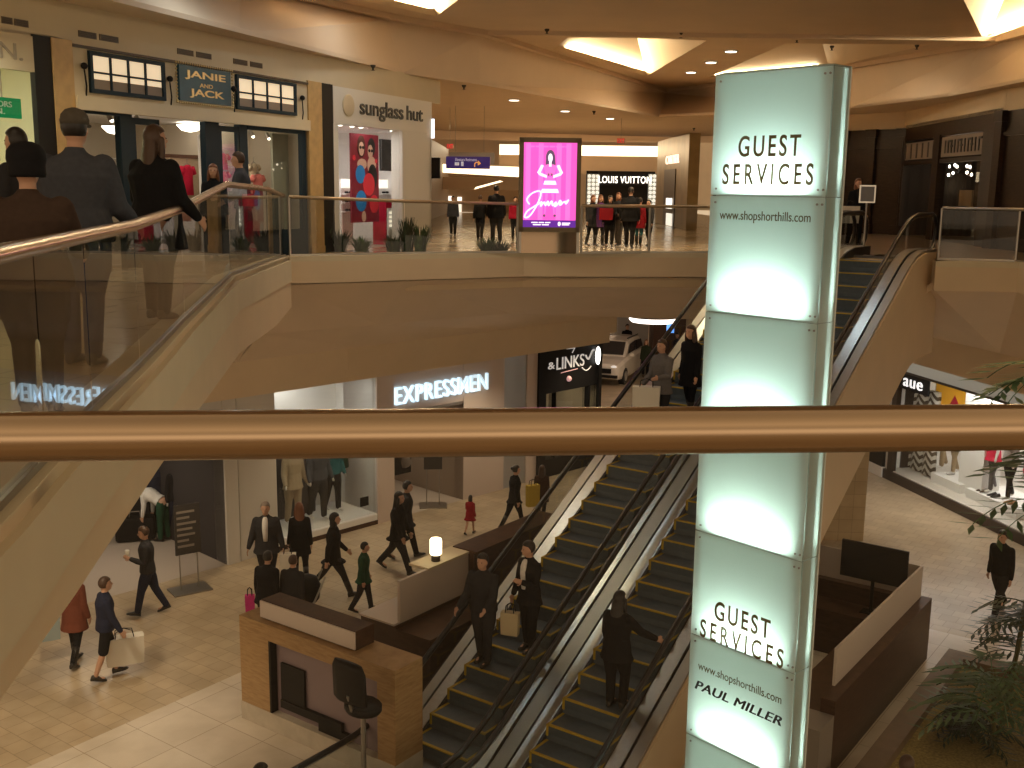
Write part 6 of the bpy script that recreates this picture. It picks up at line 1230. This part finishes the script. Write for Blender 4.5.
p, h = on_floor(108, 678, 578); person('boy in a dark jacket and shorts carrying a big white bag', p, (.75, .5), h=h, top='navy', bottom='black', kind='shorts', hair=hairb, legL=(14, 6), legR=(-10, 10), armL=(-5, 8, 10, 0), armR=(16, 10, 12, 0), vox=.011, shoes=shoe_m, shirt=None)
c = at(126, 672, ZL); bag((c.x, c.y, ZL+.16), .45, .58, .2, .46, paperw, 'big white paper carrier bag held by the boy')
c = at(160, 545, ZL); person('bending person in a white top and green apron inside the left entrance', (c.x, c.y+.3, ZL), (-1, .2), h=1.65, top='white', hem='waist', bottom='green', hair=hairk, lean=62, armL=(60, 8, 10, 0), armR=(55, 8, 15, 0), vox=.014, legL=(4, 2), legR=(-2, 4))
c = at(136, 540, ZL); g = empty('suitcase', c, .3, 'black carry case standing inside the left entrance', 'case'); f = Fr((c.x, c.y), (cos(.3), sin(.3))); mb = MB()
mb.loft([[f(sx*.42*s, sy*.17*s, ZL+z) for sx, sy in ((-1, -.8), (-.9, -1), (.9, -1), (1, -.8), (1, .8), (.9, 1), (-.9, 1), (-1, .8))] for z, s in [(.03, .95), (.06, 1), (.5, 1), (.54, .94)]]); mb.build('body', black, g); mb = MB(); mb.tube([f(-.12, 0, ZL+.53), f(-.1, 0, ZL+.66), f(.1, 0, ZL+.66), f(.12, 0, ZL+.53)], .015, 6); mb.build('handle', steel_d, g)
p, h = on_floor(268, 590, 491); person('grey haired man in a dark suit with a white shirt carrying a bag', p, (.1, -1), h=min(h, 1.8), top='charcoal', hem='low', bottom='charcoal', hair=hairg, skin=skinA, legL=(10, 4), legR=(-10, 10), armL=(0, 14, 15, 0), armR=(4, 16, 12, 0), vox=.011, shirt='white', build=1.1)
bag((p.x+.42, p.y-.05, ZL+.42), .1, .3, .14, .36, paperw, 'pale paper bag carried by the man in the dark suit')
p, h = on_floor(301, 582, 503); person('auburn haired person in a long black coat walking away', p, (-.3, 1), h=min(h, 1.75), top='black', hem='thigh', bottom='black', kind='leggings', hair=hairr, style='long', fem=True, legL=(10, 4), legR=(-14, 14), vox=.012)
p, h = on_floor(334, 596, 510); person('person in a dark coat and boots striding to the right', p, (.9, .2), h=min(h, 1.76), top='black', hem='low', bottom='charcoal', kind='leggings', hair=hairk, style='bob', legL=(-28, 14), legR=(26, 6), armL=(20, 8, 25, 0), armR=(-20, 8, 15, 0), vox=.012, fem=True)
p, h = on_floor(364, 611, 542); person('child in a dark green coat facing right', p, (1, .1), h=h, top='green', hem='low', bottom='charcoal', hair=hairk, legL=(14, 4), legR=(-14, 14), vox=.011)
p, h = on_floor(398, 572, 478); person('person with long black hair striding in dark clothes, nearer of the pair by the pier', p, (.8, -.3), h=min(h, 1.78), top='black', hem='low', bottom='charcoal', hair=hairk, style='long', fem=True, legL=(-26, 14), legR=(26, 8), armL=(10, 8, 15, 0), armR=(25, 20, 10, 0), vox=.012)
p, h = on_floor(406, 558, 480); person('person in dark clothes just behind the long haired strider by the pier', p, (.9, .1), h=min(h, 1.75), top='charcoal', hem='low', bottom='black', hair=hairk, legL=(18, 4), legR=(-20, 16), vox=.012)
p, h = on_floor(470, 534, 495); person('little girl in a red coat and skirt running along', p, (.35, .9), h=min(h, 1.25), top='crimson', hem='thigh', bottom='crimson', kind='dress', hair=hairk, style='bob', fem=True, legL=(-14, 20), legR=(16, 6), armL=(20, 12, 60, 0), armR=(-15, 12, 30, 0), vox=.011)
p, h = on_floor(514, 530, 465); person('woman in a black coat with pinned up hair walking at the far end', p, (.9, .4), h=min(h, 1.75), top='black', hem='low', bottom='black', kind='leggings', hair=hairk, style='bun', fem=True, legL=(-18, 10), legR=(18, 4), vox=.012)
bag((p.x+.42, p.y-.1, ZL+.62), .5, .3, .14, .5, M['yellow_cloth'], 'bright yellow shopping bag next to the woman with pinned up hair')
p, h = on_floor(541, 522, 466); person('person in a brown coat beside the yellow bag', p, (.2, 1), h=min(h, 1.7), top='brown', hem='thigh', bottom='black', kind='leggings', hair=hairb, style='long', fem=True, vox=.014, **{})
# two people just behind the header box of the open counter
c = fe(-4.2, -5.0, ZL); c = at(266, 640, ZL)
for (u, v, hv, l, tp, hr) in [(268, 640, 553, 'dark dressed person with a pink bag behind the counter box, left of the pair', 'black', hairk), (293, 640, 557, 'dark dressed person behind the counter box, right of the pair', 'charcoal', hairb)]:
    p, h = on_floor(u, v, hv); person(l, p, (.3, 1), h=min(h, 1.72), top=tp, hem='low', bottom='black', hair=hr, style='short', vox=.011, build=1.1, lean=6)
    if u == 268: bag((p.x-.3, p.y+.02, ZL+.5), .2, .16, .1, .32, M['pink_cloth'], 'bright pink bag hanging beside the counter box')
p = at(310, 612, -5.6); g = empty('stroller', at(308, 630, ZL), .3, 'black folded pushchair behind the counter box', 'pushchair'); c = at(308, 630, ZL); f = Fr((c.x, c.y), (.9, .3)); mb = MB(); mb.loft([[f(.22*s*cos(a*pi/6), .18*s*sin(a*pi/6), ZL+z) for a in range(12)] for z, s in [(.5, .6), (.6, 1), (.85, 1.1), (1.0, .8), (1.05, .3)]]); mb.build('hood', black, g, True)
mb = MB()
for s in (-1, 1): mb.tube([f(-.3, s*.2, ZL+.1), f(.1, s*.2, ZL+.6), f(.3, s*.2, ZL+1.05)], .018, 6); mb.tube([f(.3, s*.2, ZL+.1), f(-.1, s*.2, ZL+.6)], .018, 6)
mb.build('frame', steel_d, g)
for s in (-1, 1):
    for x in (-.3, .3): mb = MB(); mb.tube([f(x, s*.2-.02, ZL+.1), f(x, s*.2+.02, ZL+.1)], .1, 14); mb.build('wheel', rubber, g)
# ---- lower corridor
p, h = on_floor(645, 377, 341); person('person in an olive coat standing right of the white car', p, (-.1, -1), h=min(max(h, 1.6), 1.75), top='olive', hem='low', bottom='black', hair=hairr, style='long', fem=True, vox=.02)
c = at(626, 362, ZL); person('person in black standing behind the white car', (c.x, c.y, ZL), (.2, -1), h=1.75, top='black', bottom='charcoal', vox=.02)
c = at(676, 372, ZL); person('dark dressed person behind the escalator handrail in the lower corridor', c, (-.5, -1), h=1.72, top='charcoal', bottom='black', vox=.02)
# ---- on the escalators
DIR = (-EU.x, -EU.y); ACR = (EU.x, EU.y)
nst_run = 11.44/29
def on_step(u, n):
    k = int((u+4.74)/nst_run); return Vector(fe(-4.74+nst_run*(k+.5), n, ZL+6.5/29*(k+1)))
p = on_step(-2.9, -1.0); person('woman in a black coat over a white top riding down with a paper bag', p, (-.7, -.72), h=1.68, top='black', hem='low', bottom='black', hair=hairk, style='short', fem=True, shirt='white', legL=(4, 4), legR=(-2, 4), armL=(20, 12, 95, 30), armR=(4, 12, 12, 0), vox=.010, head=(-28, 6))
bag(p+Vector((-.28, -.22, .34)), -.3, .26, .12, .34, paperk, 'cream paper bag held by the woman riding down')
p = on_step(-3.5, -1.55); person('man in a dark jacket riding down in front of the woman', p, (-.45, -.9), h=1.7, top='charcoal', hem='hip', bottom='charcoal', hair=hairk, legL=(4, 4), legR=(-4, 6), armL=(30, 12, 40, 10), armR=(14, 12, 35, 0), vox=.010, build=1.15)
p = on_step(-3.45, .72); person('person with long dark hair riding up with a hand on the rubber rail', p, ACR, h=1.66, top='black', hem='low', bottom='black', hair=hairk, style='long', fem=True, legL=(2, 2), legR=(14, 20), armL=(10, 10, 25, 0), armR=(34, 34, 22, -10), vox=.009, build=1.1)
p = on_step(1.25, -1.25); person('person in a grey coat with a white bag high on the left escalator', p, (-.75, -.65), h=1.68, top='grey', hem='low', bottom='charcoal', hair=hairb, style='short', legL=(4, 4), legR=(-4, 6), armL=(20, 10, 70, 10), armR=(10, 12, 30, 0), vox=.011)
bag(p+Vector((-.3, -.25, .4)), -.2, .46, .18, .5, paperw, 'large white shopping bag high on the left escalator')
p = on_step(1.6, -.9); person('dark haired person in a long black coat high on the left escalator', p, (-.75, -.65), h=1.7, top='black', hem='thigh', bottom='black', kind='leggings', hair=hairb, style='long', fem=True, vox=.011)
# ---- lower right
p = at(997, 614, ZL); person('man in a black jacket walking left behind the palm', p, (-.75, -.6), h=1.72, top='black', hem='hip', bottom='charcoal', hair=hairk, legL=(24, 8), legR=(-22, 16), vox=.011, lean=6)
# heads at the bottom edge
c = at(258, 768, ZL+1.62); person('person at the bottom edge below the pale floor tiles, only the dark hair showing', (c.x, c.y, ZL), (.6, .8), h=1.64, top='charcoal', bottom='black', hair=hairk, vox=.014)
c = at(907, 762, ZL+1.62); person('person cut off at the bottom edge in front of the planter', (c.x, c.y, ZL), (.4, .9), h=1.66, top='brown', bottom='black', hair=hairb, vox=.014)
# ================================================================== MANNEQUINS
def mann(label, pos, face, **kw):
    kw.setdefault('vox', .014); return person(label, pos, face, name='mannequin', cat='mannequin', skin=mannm, hair=None, shoes=kw.pop('shoes', None), fingers=False, **kw)
q = lambda u, d, z=ZL+.27: FA(FA.px(u, 490, d)[0], d, z)
fo = (.725, -.69)
mann('mannequin in a beige belted outfit on the left of the lower display window', q(293, -.6), fo, h=1.92, top='sand', hem='low', bottom='sand', legL=(4, 2), legR=(-4, 4), armL=(4, 12, 20, 0), armR=(8, 14, 30, 0))
mann('mannequin in a blue suit in the middle of the lower display window', q(318, -.5), fo, h=1.95, top='slate', hem='hip', bottom='charcoal', collar='blue', build=1.1, armL=(4, 12, 18, 0), armR=(6, 12, 22, 0))
mann('mannequin in a colourful teal top on the right of the lower display window', q(333, -.8), fo, h=1.85, top='teal', hem='hip', bottom='black', collar='yellow')
for i, (u, z, m, l) in enumerate([(322, -4.55, redm, 'red garment hung high in the lower display window'), (335, -4.55, M['yellow_cloth'], 'yellow garment hung high in the lower display window'), (341, -4.6, M['green_cloth'], 'green garment hung high in the lower display window')]):
    s = FA.px(u, 462, -1.0)[0]; hangtop(FA(s, -1.0, z), m, .5, .7, l, FA.rz)
d_in = [(178, -2.2, 'black', 'navy', 'dark mannequin in a patterned top deep in the left entrance', 'grey'), (196, -2.6, 'black', 'black', 'black dressed mannequin deep in the left entrance', None), (207, -2.0, 'navy', 'black', 'navy dressed mannequin by the right of the left entrance', None), (158, -2.8, 'navy', 'black', 'navy dressed mannequin at the left of the left entrance', None)]
for u, d, t, bt, l, co in d_in:
    s = FA.px(u, 500, d)[0]; mann(l, FA(s, d, ZL+.002), fo, h=1.85, top=t, hem='hip', bottom=bt, collar=co, headless=True)
mb = MB(); s0 = FA.px(176, 480, -2.9)[0]; mb.box(s0-.1, s0+.1, -3.1, -2.9, ZL+.002, -3.92, fr=FA); mb.build('column', bright, label='slim white column deep in the left entrance', cat='column')
q = lambda u, d, v=470, z=ZL+.53: FRT(FRT.px(u, v, d)[0], d, z)
fr_ = (-.97, -.25)
mann('mannequin in a violet blue top behind the zigzag panels', q(941, -1.0), fr_, h=1.75, top='blue', hem='waist', bottom='tan', fem=True)
mann('mannequin in a red jacket and dark skirt left of the white window pillar', q(953, -.9), fr_, h=1.78, top='charcoal', hem='thigh', bottom='tan', kind='leggings', fem=True, collar='red', shoes=shoe_w)
mann('mannequin in a red and white dress right of the white window pillar', q(990, -.8, 490), fr_, h=1.85, top='red', hem='low', bottom='grey', kind='leggings', fem=True, collar='white', sleeves='short')
mann('mannequin in a grey top and black leggings in the right window', q(1008, -.8, 490), fr_, h=1.88, top='lgrey', hem='hip', bottom='black', kind='leggings', fem=True, collar='black', sleeves='short')
mann('mannequin in a red top at the right edge of the right window', q(1030, -.6, 490), fr_, h=1.85, top='red', hem='hip', bottom='black', kind='leggings', fem=True)
# mesh the bodies and garments into single smooth skins
for o, vx in REMESH:
    r = o.modifiers.new('skin', 'REMESH'); r.mode = 'VOXEL'; r.voxel_size = vx; r.use_smooth_shade = True
    s = o.modifiers.new('smooth', 'SMOOTH'); s.factor = .5; s.iterations = 2
dg = bpy.context.evaluated_depsgraph_get(); dg.update(); new = []
for o, vx in REMESH: new.append(bpy.data.meshes.new_from_object(o.evaluated_get(dg)))
for (o, vx), me in zip(REMESH, new):
    o.modifiers.clear(); old = o.data; nm = old.name; o.data = me; bpy.data.meshes.remove(old); me.name = nm
# ================================================================== LIGHT
w = bpy.data.worlds.new('world'); SC.world = w; w.use_nodes = True; nt = w.node_tree; bg = nt.nodes['Background']
# stand-in for the unseen mall behind: warm band shaped for fill and handrail streaks
tc = nt.nodes.new('ShaderNodeTexCoord'); sp = nt.nodes.new('ShaderNodeSeparateXYZ'); mr = nt.nodes.new('ShaderNodeMapRange'); rp = nt.nodes.new('ShaderNodeValToRGB')
mr.inputs['From Min'].default_value = -1; mr.inputs['From Max'].default_value = 1
nt.links.new(tc.outputs['Generated'], sp.inputs[0]); nt.links.new(sp.outputs['Z'], mr.inputs['Value']); nt.links.new(mr.outputs[0], rp.inputs[0]); nt.links.new(rp.outputs[0], bg.inputs[0])
el = rp.color_ramp.elements; el[0].position = 0; el[0].color = (.22, .15, .09, 1); el[1].position = 1; el[1].color = (.40, .28, .16, 1)
for p_, c_ in [(.40, (.30, .21, .12, 1)), (.47, (1.15, .84, .54, 1)), (.56, (1.3, .97, .62, 1)), (.64, (.55, .39, .23, 1)), (.78, (.9, .65, .38, 1))]:
    e_ = el.new(p_); e_.color = c_
bg.inputs[1].default_value = .95
# cove lamps hidden behind the ceiling lip
def cove_lamp(a, b, power, inward, z=ZC+.06):
    a, b = Vector(a), Vector(b); c = (a+b)/2; d = (b-a); i = Vector(inward).normalized(); L = d.length
    l = area('cove_lamp', (c.x+i.x*.18, c.y+i.y*.18, z), L*.85, power, (1, .80, .5), (i.x*.8, i.y*.8, 1)); l.data.shape = 'RECTANGLE'; l.data.size_y = .06
    x = Vector((d.x, d.y, 0)).normalized(); zz = -Vector((i.x*.8, i.y*.8, 1)).normalized(); y = zz.cross(x); l.rotation_euler = Matrix((x, y, zz)).transposed().to_euler()
cove_lamp(coves[0][0], coves[0][1], 260, (.8, -.5)); cove_lamp(coves[1][0], coves[1][1], 260, (-.4, -.9)); cove_lamp(coves[2][0], coves[2][1], 380, (-1, 0)); cove_lamp(coves[3][0], coves[3][1], 240, (.8, -.6))
# ceiling downlights over the atrium and walkways
for (x, y, z, p, a) in [(-5.0, 9, 3.8, 10, 110), (-5.4, 16, 3.8, 16, 110), (-2.2, 20, ZC-.05, 110, 110), (3, 25, ZC-.05, 110, 120), (7, 18, ZC-.05, 60, 120), (2, 13, ZC-.05, 30, 120), (-1, 8, ZC-.05, 35, 120), (1.5, 31, 3.8, 420, 140), (2, 45, 3.8, 600, 140), (5.5, 34, 3.8, 260, 140), (-1.5, 36, 3.8, 260, 140), (2, 62, 5.4, 200, 140), (3, 78, 5.4, 120, 140), (9.8, 24, 3.8, 4, 110)]:
    spot('downlight_lamp', (x, y, z), p*2.2, (1, .785, .49), a, .8, r=.15)
# lower floor downlights under the walkway soffits
for (x, y, p) in [(-6.2, 18.6, 75), (-3.2, 22.6, 70), (-.2, 25.6, 70), (-7.0, 14.6, 110), (-5.6, 12.6, 60), (2.5, 29, 60), (9.3, 25.5, 45), (9.6, 20.8, 45)]:
    spot('downlight_lamp', (x, y, -2.75), p*2.6, (1, .81, .55), 125, .8, r=.12)
for (x, y) in [(-.4, 20.2), (-2.6, 18.7), (-4.6, 17.3), (-2.7, 21.9), (6.3, 23.0)]:  # unseen lamps added for cool glints on the escalator decks
    area('cool_glint_lamp', (x, y, ZC-.08), .45, 14, (.82, .94, 1))
spot('downlight_lamp', (5, 34.5, ZC-.1), 160, (1, .8, .56), 165, .5, r=.15); spot('downlight_lamp', (9.3, 30, ZC-.1), 90, (1, .8, .56), 165, .5, r=.15); spot('downlight_lamp', (7.0, 15.6, 4.9), 420, (1, .8, .5), 40, .7, direction=(0, .05, -1), r=.1)  # spots added to brighten the far fascia corner and the planter
area('cove_lamp', (2, 80, 4.2), 16, 500, (1, .82, .56), (0, -.5, 1), sy=.5)
SC.view_settings.view_transform = 'Standard'; SC.view_settings.look = 'None'; SC.view_settings.gamma = 1; SC.view_settings.exposure = 0; SC.view_settings.use_curve_mapping = False
SC.cycles.max_bounces = 8; SC.cycles.diffuse_bounces = 5; SC.cycles.glossy_bounces = 4; SC.cycles.transmission_bounces = 4; SC.cycles.transparent_max_bounces = 16
SC.cycles.sample_clamp_indirect = 4; SC.cycles.caustics_reflective = False; SC.cycles.caustics_refractive = False
